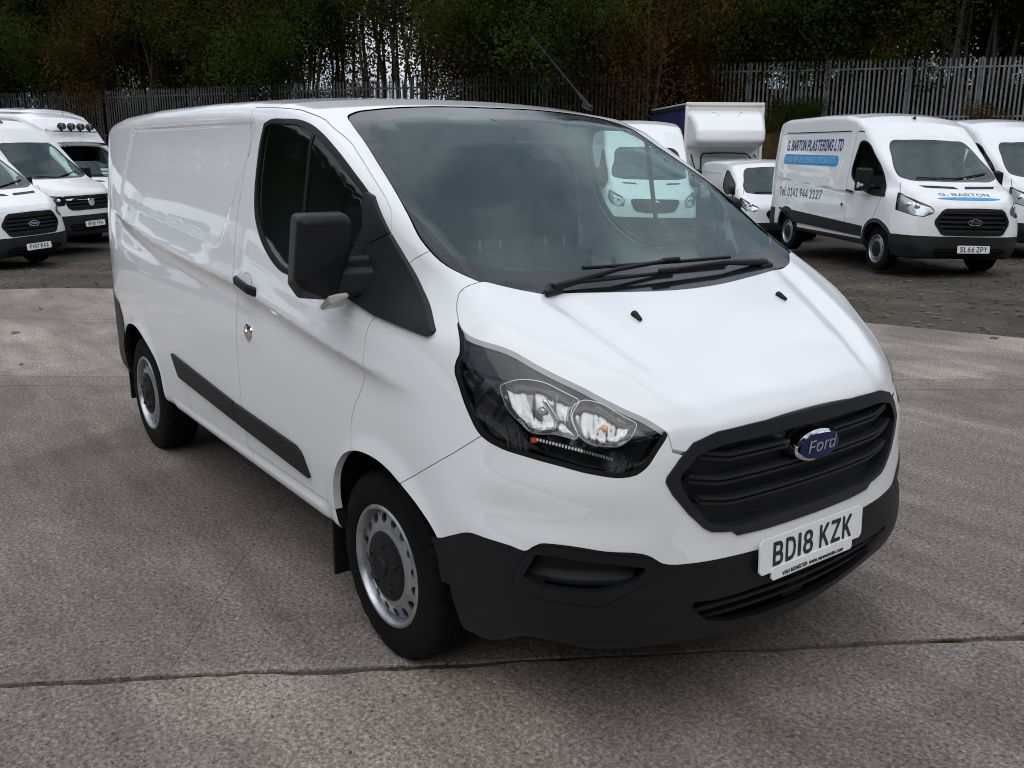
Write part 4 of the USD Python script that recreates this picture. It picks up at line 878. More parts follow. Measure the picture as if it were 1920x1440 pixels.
    for fr, ln in seams: two.append(cutter(B, fr, LineString(curvy(ln, 40, .02, False)).buffer(.0012, cap_style="flat"), res=.04, out=.03, inn=.02))
    for k in cuts: shell = shell - k
    for k in two: shell = shell - k - mman(k)
    outer, inner = skin(shell, B)
    low_ = (outer[0][outer[1]].mean(1)[:, 2] < .52) & (outer[0][outer[1]].mean(1)[:, 0] > .36)
    part(van, "bumper_underside", only(outer, low_), M["plastic"])
    part(van, "body", only(outer, ~low_), M["white"]); part(van, "body_lining", inner, M["dark"])
    # ---- panels
    BF = Flat((.6, 0, 1.2), (0, 1, 0), (.55, 0, .84)); hp3, _ = drop(B, TOP, np.array(hood.exterior.coords)[:-1])
    part(van, "bonnet", patch(B, BF, Polygon(BF.to(hp3)).buffer(0), .018, 0, .02), M["white"])
    for s in (0, 1):
        fl = mirror if s else (lambda m: m)
        dd = patch(B, SIDE, door.difference(Polygon([(-2,.2),(.2,.2),(.2,.449),(-2,.449)])).difference(win.buffer(.004)), .014, 0, .03)
        dp = part(van, "door", fl(dd), M["white"])
        part(dp, "window_seal", fl(patch(B, SIDE, win.buffer(.003).difference(win.buffer(-.016)), .02, .001, .02)), M["seal"])
        w_in = win.buffer(-.015)
        front_light, rear_light = w_in.intersection(Polygon([(-.60,1.2),(1,1.2),(1,2),(-.632,2)])), w_in.intersection(Polygon([(-2,1.2),(-.618,1.2),(-.650,2),(-2,2)]))
        part(dp, "window_pane", fl(patch(B, SIDE, rear_light, .04, -.006)), M["sideglass"]); part(dp, "window_pane", fl(patch(B, SIDE, front_light, .04, -.006)), M["sideglass"])
        part(dp, "window_bar", fl(patch(B, SIDE, w_in.intersection(Polygon([(-.618,1.2),(-.60,1.2),(-.632,2),(-.650,2)])), .02, -.003, .015)), M["seal"])
        part(dp, "mirror_mount", fl(patch(B, SIDE, tri.intersection(Polygon([(-.19,1.0),(-.19,1.405),(-.155,1.445),(-.06,1.482),(.5,1.6),(.5,1.0)])), .02, .016, .022)), M["greyplastic"])
        part(dp, "quarter_panel", fl(patch(B, SIDE, tri.difference(Polygon([(-.194,1.0),(-.194,1.408),(-.157,1.450),(-.06,1.488),(.5,1.6),(.5,1.0)])), .02, .012, .02)), M["greyplastic"])
        # pull handle in its dished recess, round deadlock escutcheon
        hp = [(-1.195,1.219),(-1.15,1.222),(-1.08,1.215),(-1.01,1.202),(-.968,1.192)]
        hy = [-.985,-1.006,-1.012,-1.010,-.990]
        hm = None
        for i in range(4):
            q = hull([(hp[i][0], hy[i], hp[i][1] + .006), (hp[i][0], hy[i], hp[i][1] - .012), (hp[i+1][0], hy[i+1], hp[i+1][1] + .006), (hp[i+1][0], hy[i+1], hp[i+1][1] - .012)], .011)
            hm = q if hm is None else hm + q
        h_ = meshkit.arrays(hm, 50); hd = part(dp, "door_handle", fl(h_), M["plastic"])
        cup = Point(0, 0).buffer(1, 24); cup = Polygon([(-1.065 + .055 * x, 1.222 + .040 * y) for x, y in cup.exterior.coords])
        part(hd, "handle_recess", fl(patch(B, SIDE, cup, .008, lambda ab: -.004 + .0065 * ((ab[:, 0] + 1.065) ** 2 / .055 ** 2 + (ab[:, 1] - 1.222) ** 2 / .040 ** 2))), M["white"])
        if s == 0:
            lk = lathe([(.0001,-.016),(.012,-.016),(.016,-.010),(.027,-.009),(.036,-.004),(.038,.004)], 32)
            part(dp, "door_lock", (lk[0] * (1.05,1,1) + (-1.103,-.984,1.003), lk[1]), M["chrome"], smooth=40)
        part(van, "side_moulding", fl(patch(B, SIDE, stripA, .02, .013, .02)), M["plastic"]); part(dp, "side_moulding", fl(patch(B, SIDE, stripB, .02, .013, .02)), M["plastic"])
        part(van, "rear_bumper_corner", fl(patch(B, SIDE, rearb, .04, .006, .02)), M["plastic"])
        # headlight
        lamp = part(van, "headlight", fl(patch(B, LF, hl.buffer(-.0055), .022, -.0015, 0)), M["lens"])
        part(lamp, "lamp_rim", fl(patch(B, LF, hl.buffer(.008).difference(hl.buffer(-.006)), .014, -.003, .05)), M["seal"])
        part(lamp, "lamp_housing", fl(patch(B, LF, hl.buffer(-.004), .02, -.055, 0)), M["gloss"])
        low = Polygon(LF.to(np.array([(.438,-.917,1.13),(.562,-.873,1.105),(.587,-.882,1.06),(.638,-.877,1.006),(.69,-.863,.959),(.728,-.849,.938),(.666,-.879,.937),(.558,-.918,.957),(.50,-.926,1.018)]))).intersection(hl.buffer(-.012))
        part(lamp, "lamp_side_panel", fl(patch(B, LF, low, .015, lambda ab: -.018 - .008 * np.sin(ab[:, 0] * 60 - ab[:, 1] * 40), .02)), M["gloss"])
        brow3 = LF.to(np.array([(.440,-.906,1.168),(.40,-.880,1.225),(.581,-.812,1.180),(.715,-.745,1.122),(.87,-.625,1.04),(.80,-.69,1.075),(.70,-.775,1.105),(.60,-.85,1.12),(.50,-.89,1.125),(.445,-.912,1.14)]))
        part(lamp, "lamp_brow", fl(patch(B, LF, Polygon(brow3).buffer(0).intersection(hl.buffer(-.012)), .015, -.022, .03)), M["greyplastic"])
        p1 = Polygon(curvy(LF.to(np.array([(.572,-.871,1.099),(.603,-.843,1.116),(.66,-.798,1.119),(.731,-.758,1.094),(.763,-.739,1.08),(.765,-.767,1.05),(.805,-.777,.985),(.757,-.812,.995),(.686,-.856,.994),(.662,-.864,1.01),(.614,-.876,1.044)])), 62, .006)).buffer(.006).buffer(-.012).buffer(.012)
        p2 = Polygon(curvy(LF.to(np.array([(.768,-.757,1.059),(.774,-.733,1.077),(.80,-.699,1.073),(.851,-.662,1.045),(.889,-.631,1.021),(.893,-.661,.988),(.884,-.689,.97),(.865,-.717,.97),(.826,-.759,.982),(.79,-.769,1.017)])), 62, .006)).buffer(.006).buffer(-.012).buffer(.012)
        for pi, p in ((1, p1), (2, p2)):
            ring = np.array(p.exterior.segmentize(.002).coords); T = cKDTree(ring); rad = .042 if pi == 1 else .034
            def bowl(ab, T=T, rad=rad, pi=pi):
                d = np.clip(T.query(ab)[0] / rad, 0, 1)
                fac = .0012 * np.sign(np.sin(ab[:, 0] * 95 + 1)) * (d > .25) if pi == 1 else .0016 * np.sin(ab[:, 0] * 230) * (d > .25)
                return -.014 - .034 * np.sqrt(1 - (1 - d) ** 2) + fac
            q = part(lamp, "reflector", fl(patch(B, LF, p, .005, bowl)), M["reflector"])
            part(lamp, "reflector_rim", fl(patch(B, LF, p.buffer(.0008).difference(p.buffer(-.0012)), .008, -.013, .03)), M["satin"])
            cxy = np.array(p.centroid.coords); P0, D0 = drop(B, LF, cxy); c0 = P0[0] + D0[0] * .04
            bulb = m3.Manifold.sphere(.012 if pi == 1 else .010, 16).scale((1.3, 1, 1)).translate(tuple(map(float, c0 + (0.01, 0, -.008))))
            part(lamp, "bulb", fl(meshkit.arrays(bulb, True)), M["satin"] if pi == 1 else M["amber"])
            if pi == 1:
                shield = hull([c0 + D0[0] * -.004 + (0.02,.0,.022), c0 + D0[0] * -.004 + (.05,.02,-.03)], .008)
                part(lamp, "bulb_shield", fl(meshkit.arrays(shield, 50)), M["chrome"])
        drl = [(.715,-.847,.971),(.765,-.815,.963),(.814,-.783,.955),(.85,-.748,.944),(.884,-.715,.932)]
        for i in range(26):
            t = i / 25 * 4; j = min(int(t), 3); a, b = np.array(drl[j]), np.array(drl[j + 1]); c_ = a + (b - a) * (t - j); P0, D0 = drop(B, LF, LF.to([c_])); c_ = P0[0] + D0[0] * .022
            tooth = box((0, 0, 0), (.003, .005, .008)); tooth.apply_translation(c_)
            part(lamp, "running_light_tooth", fl((np.array(tooth.vertices), np.array(tooth.faces))), M["plate"] if i < 15 else M["satin"])
        P0, D0 = drop(B, LF, LF.to([(.706,-.853,.968)])); mk = box(P0[0] + D0[0] * .02, (.014, .012, .012)); part(lamp, "side_marker", fl((np.array(mk.vertices), np.array(mk.faces))), M["orange"])
        # fog-lamp pocket
        fb = part(van, "fog_lamp_surround", fl(patch(B, RF, fog.difference(fog_in.buffer(.001)), .012, .004, .03)), M["plastic"])
        part(fb, "fog_lamp_blank", fl(patch(B, RF, fog_in.buffer(.001), .012, lambda ab: -.040 + .014 * sstep(.545, .55, ab[:, 1]) * (1 - sstep(.575, .58, ab[:, 1])), 0)), M["plastic"])
        # door mirror: leg, lower arm, housing, indicator
        legs = [hull([(-.12,-.89,1.345),(-.12,-.89,1.30),(-.16,-1.04,1.345),(-.16,-1.04,1.305)], .030, 16), hull([(-.15,-.88,1.395),(-.15,-.88,1.33),(-.18,-.99,1.385),(-.18,-.99,1.33)], .018, 16)]
        arm = legs[0] + legs[1]
        mb = part(dp, "door_mirror", fl(meshkit.arrays(arm, 40)), M["greyplastic"])
        H = [(-.125,-1.130,1.520),(-.125,-1.010,1.520),(-.125,-1.005,1.435),(-.125,-1.150,1.36),(-.130,-1.135,1.335),(-.14,-1.06,1.30),
             (-.215,-1.120,1.532),(-.215,-.975,1.532),(-.215,-.975,1.40),(-.215,-1.142,1.33),(-.215,-1.120,1.295),(-.215,-1.01,1.280)]
        hs = hull(H, [.034,.034,.026,.034,.030,.028,.022,.022,.018,.022,.022,.018], 28)
        fold = (lambda m: m)
        if s == 1:                                                       # the far mirror is folded back against its door
            def fold(m):
                c_, s_ = math.cos(-1.25), math.sin(-1.25); Rm = np.array([[c_, -s_, 0], [s_, c_, 0], [0, 0, 1]]); o_ = np.array([-.13, -.96, 0])
                return ((m[0] - o_) @ Rm.T + o_, m[1]) + ((m[2] @ Rm.T,) if len(m) > 2 and m[2] is not None else ())
        fl_ = fl; fl = lambda m, a=fl_, b=fold: a(b(m))
        part(mb, "mirror_housing", fl(meshkit.arrays(hs, 35)), M["plastic"])
        part(mb, "mirror_glass", fl(meshkit.arrays(rbox((-.234, -1.055, 1.425), (.006, .145, .225), .002))), M["chrome"])
        part(mb, "indicator_lens", fl(meshkit.arrays(hull([(-.12,-1.062,1.282),(-.12,-1.005,1.284),(-.165,-1.067,1.245),(-.165,-1.005,1.250),(-.12,-1.06,1.268)], .010, 12), 40)), M["clearplastic"])
        fl = fl_
        # wheels and arches
        add_wheel(van, 0.0, -.958 if s == 0 else .958, .343, -1 if s == 0 else 1); add_wheel(van, -2.933, -.958 if s == 0 else .958, .343, -1 if s == 0 else 1)
        for cx in (.03, -2.933): part(van, "wheel_arch_liner", fl(arch_liner(arch_poly(cx).buffer(.004).intersection(Polygon([(-9,.37),(9,.37),(9,2),(-9,2)])), -.935, -.58)), M["under"])
        part(van, "mud_flap", fl(meshkit.arrays(rbox((-.43, -.85, .25), (.012, .20, .23), .005))), M["plastic"]); part(van, "mud_flap", fl(meshkit.arrays(rbox((-3.36, -.86, .33), (.012, .18, .24), .005))), M["plastic"])
    # ---- windscreen, grille, bumper
    wsp = part(van, "windscreen", patch(B, FRONT, clear, .035, -.002), M["ws"])
    part(wsp, "glass_border", patch(B, FRONT, ws.difference(clear), .02, -.002, .01), M["frit"])
    gp = part(van, "grille", patch(B, FRONT, grille.difference(gin), .016, .005, .05), M["grilleplastic"])
    part(gp, "grille_back", patch(B, FRONT, gin.buffer(.002), .03, -.045), M["grilleplastic"])
    def slat(zc, w, drop_=0.0, gapw=0):
        for lo, hi in (((-w, w),) if not gapw else ((-w, -gapw), (gapw, w))):
            for dz, o_, th in ((.008, -.004, .0045), (-.009, -.008, .004)):
                ln = [(y, zc + dz + .020 * max(0, abs(y) - w + .10) / .10) for y in np.linspace(lo, hi, 24)]
                part(gp, "grille_slat", patch(B, FRONT, LineString(ln).buffer(th), .012, o_, .03), M["grilleplastic"])
            ln = [(y, zc - .001 + .020 * max(0, abs(y) - w + .10) / .10) for y in np.linspace(lo, hi, 24)]
            part(gp, "grille_slat_web", patch(B, FRONT, LineString(ln).buffer(.010), .012, -.016, .02), M["grilleplastic"])
    slat(.900, .465, gapw=.115); slat(.832, .495); slat(.765, .46)
    bd = Point(0, 0).buffer(1, 32)
    ov = lambda rx, rz, : Polygon([(rx * x, .879 + rz * y) for x, y in bd.exterior.coords])
    bg = part(van, "badge", patch(B, FRONT, ov(.108, .047), .01, lambda ab: .024 - .012 * ((ab[:, 0] / .108) ** 2 + ((ab[:, 1] - .879) / .047) ** 2) ** 2, .06), M["chrome"])
    part(bg, "badge_face", patch(B, FRONT, ov(.097, .038), .01, lambda ab: .0275 - .004 * (ab[:, 0] / .097) ** 2), M["blueoval"])
    lt = letters("Ford", .037, .130, False, .25, .002); part(bg, "lettering", on_body(B, FRONT, lt, 0, .866, .0275), M["chrome"])
    bmp = part(van, "front_bumper", patch(B, RF, bump.difference(fog.buffer(.002)).difference(Polygon([(-a, b) for a, b in fog.buffer(.002).exterior.coords])).difference(Polygon(RF.to(np.c_[np.interp([p[0] for p in slot.exterior.coords], [-.6, 0, .6], [1.0, 1.04, 1.0]), np.array(slot.exterior.coords)]))), .016, .003, .03), M["plastic"])
    def slotpatch(p, off, sk): return patch(B, RF, Polygon(RF.to(np.c_[np.interp([q[0] for q in p.exterior.segmentize(.04).coords], [-.6, 0, .6], [1.0, 1.04, 1.0]), np.array(p.exterior.segmentize(.04).coords)])), .02, off, sk)
    part(bmp, "intake_back", slotpatch(slot.buffer(.004), -.055, 0), M["under"])
    for z0, w in ((.440, .47), (.402, .43)):
        part(bmp, "intake_slat", slotpatch(LineString([(-w, z0), (-.3, z0 - .006), (0, z0 - .010), (.3, z0 - .006), (w, z0)]).buffer(.007), -.012, .05), M["plastic"])
    part(bmp, "intake_block", slotpatch(Polygon([(-.055,.35),(.055,.35),(.055,.465),(-.055,.465)]), -.022, .03), M["plastic"])
    plate_parts(van, "BD18 KZK", (1.050, 0, .571), ay=(-.04, 0, 1), small="VAN MONSTER  www.vanmonster.com")
    # ---- wipers, washer jets, aerial
    def blade(a, b, name, lift=.022):
        n = 14; pts = []
        for t in np.linspace(0, 1, n):
            q = np.array(a) * (1 - t) + np.array(b) * t; P0, D0 = drop(B, FRONT, FRONT.to([q])); pts.append(P0[0] + B.normals(P0)[0] * lift)
        return part(van, name, tube(pts, .0065, 8), M["plastic"], smooth=50), pts
    w1, p1_ = blade((.368,-.394,1.364), (.39,.304,1.358), "wiper"); w2, p2_ = blade((.435,-.451,1.330), (.437,.241,1.338), "wiper")
    for w, pts, piv, mid in ((w1, p1_, (.425,-.56,1.338), 7), (w2, p2_, (.40,.50,1.345), 7)):
        c_ = pts[mid] + np.array((.006, 0, .008)); piv = np.array(piv); m_ = piv * .5 + c_ * .5 + np.array((.012, 0, .014))
        part(w, "wiper_arm", join(tube([piv, piv * .6 + m_ * .4, m_, c_], [.014, .012, .008, .007], 8), hull([c_ + (0, -.035, 0), c_ + (0, .035, 0)], .010)), M["plastic"], smooth=45)
        part(w, "wiper_pivot", hull([piv + (.01, -.03, -.012), piv + (.0, .03, -.012), piv + (-.02, 0.0, .004)], .011, 14), M["plastic"], smooth=45)
    for s in (-1, 1):
        part(van, "washer_jet", hull([(.582, .356 * s, 1.257), (.612, .358 * s, 1.245)], [.012, .006], 12).scale((1, 1, 1)), M["plastic"], smooth=50)
    a0 = np.array((-.80, .645, 1.955)); dv = np.array((-.80, 0, .625)); dv /= np.linalg.norm(dv)
    ae = part(van, "aerial", hull([a0, a0 + (-.05, 0, .014)], [.014, .011], 14), M["plastic"], smooth=50)
    part(ae, "aerial_rod", tube([a0, a0 + dv * .12, a0 + dv * .125, a0 + dv * .62], [.009, .007, .0035, .0022], 8), M["plastic"], smooth=50)
    # ---- cab interior, seen through the glass
    cab = part(van, "dashboard", hull([(.30,-.70,1.20),(.30,.70,1.20),(.05,-.75,1.27),(.05,.75,1.27),(-.18,-.75,1.22),(-.18,.75,1.22),(-.10,-.75,.85),(-.10,.75,.85),(.2,-.7,.9),(.2,.7,.9)], .03, 10), M["trim"], smooth=40)
    part(cab, "instrument_hood", hull([(-.05,-.62,1.27),(-.05,-.24,1.27),(-.22,-.60,1.27),(-.22,-.26,1.27)], .045, 12), M["trim"], smooth=40)
    th = np.linspace(0, 2 * np.pi, 49); ring = np.stack([0 * th, .19 * np.cos(th), .19 * np.sin(th)], 1)
    ca, sa = math.cos(.5), math.sin(.5); ring = ring @ np.array([[ca, 0, -sa], [0, 1, 0], [sa, 0, ca]]).T + (-.40, -.43, 1.17)
    sw = part(van, "steering_wheel", tube(ring, .015, 10), M["plastic"], smooth=60)
    part(sw, "wheel_hub", join(hull([(-.38,-.43,1.16)], .07, 14), tube([(-.40,-.60,1.17),(-.38,-.43,1.16),(-.40,-.26,1.17)], .016, 8)), M["plastic"], smooth=50)
    for y0, w in ((-.43, .24), (.20, .20), (.60, .20)):
        st = part(van, "seat", hull([(-.98,y0-w+.06,1.22),(-.98,y0+w-.06,1.22),(-.88,y0-w+.03,.72),(-.88,y0+w-.03,.72)], .07, 14), M["seatcloth"], smooth=45)
        part(st, "seat_cushion", hull([(-.85,y0-w+.03,.68),(-.85,y0+w-.03,.68),(-.45,y0-w+.03,.70),(-.45,y0+w-.03,.70)], .07, 14), M["seatcloth"], smooth=45)
        hd_ = part(st, "headrest", hull([(-1.02,y0-.08,1.38),(-1.02,y0+.08,1.38),(-1.00,y0-.09,1.48),(-1.00,y0+.09,1.48)], .045, 14), M["seatcloth"], smooth=45)
        for k in (-.06, .06): part(st, "headrest_post", tube([(-.99,y0+k,1.25),(-1.01,y0+k,1.36)], .007, 8), M["satin"], smooth=50)
    zz = np.linspace(.42, 1.93, 16); ww = B.look(B.W, np.full(16, -1.27), zz) - .045
    bk = trimesh.creation.extrude_polygon(Polygon(np.r_[np.c_[ww, zz], np.c_[-ww, zz][::-1]]), .02, engine="earcut"); part(van, "bulkhead", (np.array(bk.vertices)[:, [2, 0, 1]] + (-1.28, 0, 0), np.array(bk.faces)), M["bulkhead"])
    part(van, "rear_view_mirror", rbox((-.42, .02, 1.76), (.03, .22, .065), .012), M["plastic"], smooth=40)
    part(van, "underbody", join(box((-1.45, 0, .36), (4.6, 1.15, .10)), box((-1.45, 0, .42), (1.9, 1.80, .06))), M["under"])
    return B

# ================================================================ the other vehicles
def stretch(rear, H, wf=1.03, zt0=1.30, nose=0.0, H0=2.0):
    """The measured half-widths, spread to another length, height and breadth."""
    xs = [x + nose if x > -.1 else x if x > -1.25 else -1.2 + (x + 1.2) * (rear + 1.2) / (-3.98 + 1.2) for x in VX]
    zs = sorted(VW); z2 = [z if z <= zt0 else zt0 + (z - zt0) * (H - zt0) / (H0 - zt0) for z in zs]
    return xs, z2, [[v * wf for v in VW[z]] for z in zs]
def groove_line(zs_, X, Z, depth, wid): return -depth * np.exp(-((Z - zs_) / wid) ** 2)
SPECS = {
 "transit": dict(rear=-4.50, H=2.50, wb=3.30, r=.345, prof=[(.55,.30),(.80,.27),(.95,.30),(1.01,.42),(1.02,.55),(1.005,.75),(.99,.98),(.96,1.07),(.90,1.14),(.62,1.28),(.40,1.37),(.27,1.43),(-.10,1.71),(-.40,1.95),(-.60,2.13),(-.82,2.30),(-1.10,2.42),(-1.5,2.48),(-2.4,2.50),(-3.9,2.48),(-4.30,2.43),(-4.42,2.2),(-4.48,1.2),(-4.50,.6),(-4.45,.42),(.3,.38)],
   ws=[(0.0,2.035),(0.37,2.025),(0.647,1.985),(0.689,1.93),(0.753,1.75),(0.811,1.58),(0.8,1.46),(0.7,1.42),(0.35,1.4),(0.0,1.395)],
   grille=[(0,1.035),(.44,1.025),(.50,.99),(.59,.86),(.595,.80),(.50,.655),(.44,.635),(0,.63)], slats=5, badge=(.83,.115,.046),
   hl=[(.42,-.95,1.25),(.47,-.93,1.24),(.55,-.90,1.20),(.78,-.78,1.12),(.90,-.67,1.06),(.935,-.63,1.01),(.93,-.645,.96),(.87,-.74,.90),(.76,-.84,.905),(.45,-.96,.97)], hlmat="chrome",
   win=[(-0.91,1.98),(-0.86,2.0),(-0.71,1.99),(-0.58,1.93),(-0.438,1.81),(-0.212,1.62),(0.012,1.35),(0.18,1.15),(-0.297,1.18),(-0.845,1.36),(-0.96,1.44),(-0.985,1.52),(-0.96,1.75)],
   bump=.62, strip=[(-3.78,.78),(-2.9,.755),(-.40,.665),(-.42,.50),(-2.92,.545)], plate=(1.06,.44), vents=[(-.62,-.10),(.10,.62)], mirror=(-.30,1.22,1.385,.24), hoodz=1.06),
 "crafter": dict(rear=-4.7, H=2.62, wb=3.64, r=.345, prof=[(.55,.30),(.80,.27),(.95,.30),(1.00,.42),(1.01,.60),(1.00,.80),(.985,1.02),(.95,1.13),(.86,1.20),(.55,1.31),(.30,1.39),(.20,1.44),(-.15,1.74),(-.45,2.03),(-.62,2.20),(-.82,2.38),(-1.10,2.53),(-1.5,2.60),(-2.4,2.62),(-4.1,2.60),(-4.50,2.54),(-4.62,2.3),(-4.68,1.2),(-4.70,.6),(-4.65,.42),(.3,.38)],
   ws=[(0.0,2.12),(0.37,2.11),(0.647,2.08),(0.703,2.02),(0.754,1.8),(0.831,1.58),(0.82,1.46),(0.7,1.42),(0.35,1.4),(0.0,1.395)],
   grille=[(0,1.085),(.50,1.085),(.62,1.09),(.60,.98),(.54,.84),(.46,.80),(0,.80)], slats=3, badge=(.945,.075,.075), emblem="vw",
   hl=[(.60,-.90,1.10),(.80,-.79,1.11),(.93,-.66,1.10),(.955,-.62,1.03),(.95,-.64,.92),(.88,-.74,.90),(.75,-.85,.93)], hlmat="gloss",
   win=[(-0.91,2.03),(-0.86,2.05),(-0.71,2.04),(-0.58,1.97),(-0.432,1.84),(-0.203,1.64),(0.023,1.37),(0.12,1.22),(-0.29,1.22),(-0.845,1.36),(-0.96,1.44),(-0.985,1.52),(-0.96,1.75)],
   bump=.70, strip=[(-4.1,.80),(-3.2,.80),(-.42,.80),(-.44,.62),(-3.2,.62)], plate=(1.05,.52), vents=[], mirror=(-.20,1.25,1.40,.26), hoodz=1.10),
 "sprinter": dict(rear=-4.5, H=2.72, wb=3.66, r=.345, prof=[(.52,.30),(.75,.27),(.90,.30),(.96,.42),(.975,.60),(.96,.75),(.94,.92),(.91,1.02),(.80,1.10),(.50,1.25),(.28,1.36),(.18,1.42),(-.15,1.73),(-.45,2.03),(-.62,2.22),(-.82,2.45),(-1.05,2.60),(-1.45,2.69),(-2.4,2.72),(-3.9,2.70),(-4.30,2.62),(-4.42,2.35),(-4.48,1.2),(-4.50,.6),(-4.45,.42),(.3,.38)],
   ws=[(0.0,2.09),(0.37,2.08),(0.647,2.05),(0.703,2.0),(0.755,1.78),(0.833,1.56),(0.82,1.45),(0.7,1.41),(0.35,1.39),(0.0,1.385)],
   grille=[(0,1.00),(.44,1.00),(.52,.985),(.53,.95),(.46,.79),(.40,.74),(.2,.715),(0,.71)], slats=3, badge=(.87,.095,.095), emblem="star",
   hl=[(.40,-.93,1.17),(.60,-.86,1.13),(.80,-.72,1.05),(.86,-.64,.97),(.86,-.66,.84),(.78,-.78,.82),(.62,-.89,.88),(.48,-.95,1.00)], hlmat="chrome",
   win=[(-0.91,2.01),(-0.86,2.03),(-0.71,2.02),(-0.58,1.95),(-0.432,1.82),(-0.203,1.62),(0.021,1.36),(0.12,1.2),(-0.29,1.2),(-0.845,1.34),(-0.96,1.44),(-0.985,1.52),(-0.96,1.75)],
   bump=.62, strip=[], plate=(1.02,.52), vents=[(-.66,-.36),(.36,.66)], mirror=(-.20,1.22,1.42,.27), hoodz=1.02),
 "connect": dict(rear=-3.45, H=1.84, wb=2.66, r=.315, wf=.93, prof=[(.48,.24),(.70,.21),(.83,.25),(.88,.36),(.89,.50),(.875,.65),(.86,.82),(.80,.92),(.55,1.03),(.42,1.08),(.34,1.12),(0.0,1.35),(-.30,1.56),(-.48,1.68),(-.65,1.76),(-.95,1.81),(-1.5,1.835),(-2.4,1.84),(-3.1,1.81),(-3.32,1.75),(-3.40,1.55),(-3.44,1.0),(-3.45,.5),(-3.40,.34),(.3,.30)],
   ws=[(0.0,1.675),(0.324,1.665),(0.555,1.63),(0.601,1.58),(0.675,1.4),(0.744,1.24),(0.73,1.15),(0.62,1.12),(0.3,1.095),(0.0,1.09)],
   grille=[(0,.80),(.36,.80),(.43,.76),(.46,.70),(.38,.57),(.32,.55),(0,.55)], slats=4, badge=(.73,.09,.038),
   hl=[(.25,-.84,1.04),(.40,-.80,1.00),(.62,-.68,.90),(.74,-.56,.83),(.76,-.54,.78),(.72,-.62,.72),(.58,-.76,.74),(.36,-.86,.86)], hlmat="chrome",
   win=[(-0.92,1.58),(-0.91,1.61),(-0.71,1.59),(-0.56,1.52),(-0.323,1.4),(-0.036,1.22),(0.029,1.1),(-0.3,1.07),(-0.8,1.13),(-0.93,1.22),(-0.965,1.35)],
   bump=.52, strip=[], plate=(.93,.42), vents=[], mirror=(-.16,.99,1.12,.17), hoodz=.86),
}
def bg_van(name, kind, label, loc, yaw, roll=0.0, plate=None, body="white", H=None, group="vans parked around the yard", extra=None, cat="van", wheels=True, cut_rear=None):
    s = dict(SPECS[kind]); prof = [tuple(p) for p in s["prof"]]
    if H:
        zt = max(z for y, z in s["ws"]); k = (H - zt) / (s["H"] - zt); prof = [(x, zt + (z - zt) * k if z > zt and x < 0 else z) for x, z in prof]; s["H"] = H
    if cut_rear: prof = [(x, z) for x, z in prof if x > cut_rear]; i0 = max(range(len(prof)), key=lambda i: prof[i][1]); prof = prof[:i0 + 1] + [(cut_rear, prof[i0][1] - .03), (cut_rear, .5)] + prof[i0 + 1:]; s["rear"] = cut_rear
    xs, zs, W = stretch(-4.5 if cut_rear else s["rear"], s["H"], s.get("wf", 1.03))
    cxs = [(.03, s["r"] / .343)] + ([] if cut_rear else [(-s["wb"], s["r"] / .343)])
    def ext(X, Z):
        e = 0 * X; fade = sstep(s["rear"] + .3, s["rear"] + .6, X) * (1 - sstep(-.15, .3, X)); zc = .60 * s["H"] ** .5 + .30 - .05 * (X + 2); t = zc - Z
        e = e - fade * .014 * np.where(t > 0, (t / .06) * np.exp(1 - t / .06), 0)
        pz = min(s["H"] - .30, 2.17); pl = [(s["rear"] + .40, 1.62 if s["H"] > 2 else 1.2), (s["rear"] + .55, 1.46 if s["H"] > 2 else 1.05), (-1.40, 1.39 if s["H"] > 2 else 1.0), (-1.24, pz), (s["rear"] + .45, pz)]
        e = e - .010 * sstep(0, .03, poly_dist(pl, X, Z))
        for cx, q in cxs: e = e + .022 * np.exp(-((np.hypot(X - cx, Z - .34) - .40 * q) / .05) ** 2) * sstep(.2, .5, Z)
        return e
    B = Body(prof, xs, zs, W, van_recede if kind != "connect" else (lambda u, x, z: .10 * u ** 2 * sstep(-2.5, -.8, x)), lambda u, x, z: sstep(s["H"] * .6, s["H"] * .95, z) * (.04 * u ** 2 + .03 * u ** 4) + .02 * u ** 2, van_k, extra=ext, rounding=.03)
    van = thing(name, label, cat, loc, yaw, group)
    if roll: UsdGeom.Xformable(van).AddRotateXOp().Set(float(roll))
    RF = Round(.3); paintm = M[body]
    ws = Polygon(curvy(sym(s["ws"]), 75, .03)); grille = Polygon(sym(s["grille"])).buffer(-.05).buffer(.05); win = Polygon(curvy(s["win"], 50, .03)).buffer(-.02).buffer(.02)
    h3 = np.array(s["hl"]); hf = Flat(h3.mean(0), (.66, .62, 0), (.66, -.66, .3)); hl = Polygon(hf.to(h3)).buffer(-.012).buffer(.012)
    shell = solid(B, .040) - solid(B, .085, -.035)
    for cx, q in cxs:
        pr = side_prism(arch_poly(cx, q), -1.4, -.6); shell = shell - pr - mman(pr)
    for k in (cutter(B, FRONT, ws, .05, .16, .14), cutter(B, FRONT, grille.buffer(-.01), .05)): shell = shell - k
    door = LineString([(-1.06, s["H"] - .36 if s["H"] > 2.2 else s["H"] - .12), (-1.06, 1.3), (-1.0, 1.0), (-1.02, .46)])
    dfront = LineString([(.10, s["win"][-7][1] - .1), (.0, 1.0), (-.08, .85), (-.12, .75)])
    seams = [cutter(B, SIDE, win, .05), cutter(B, hf, hl, .05), cutter(B, SIDE, door.buffer(.004), .05, .03, .02), cutter(B, SIDE, dfront.buffer(.004), .05, .03, .02)]
    hz = s["hoodz"]; yb = abs(s["hl"][0][1]) - .02
    seams.append(cutter(B, TOP, LineString([(s["hl"][0][0] - .14, -yb * .9), (s["hl"][0][0] + .02, -yb + .02)]).buffer(.004), .05, .03, .02))
    for k in seams:
        if k is not None: shell = shell - k - mman(k)
    zb = s["bump"]
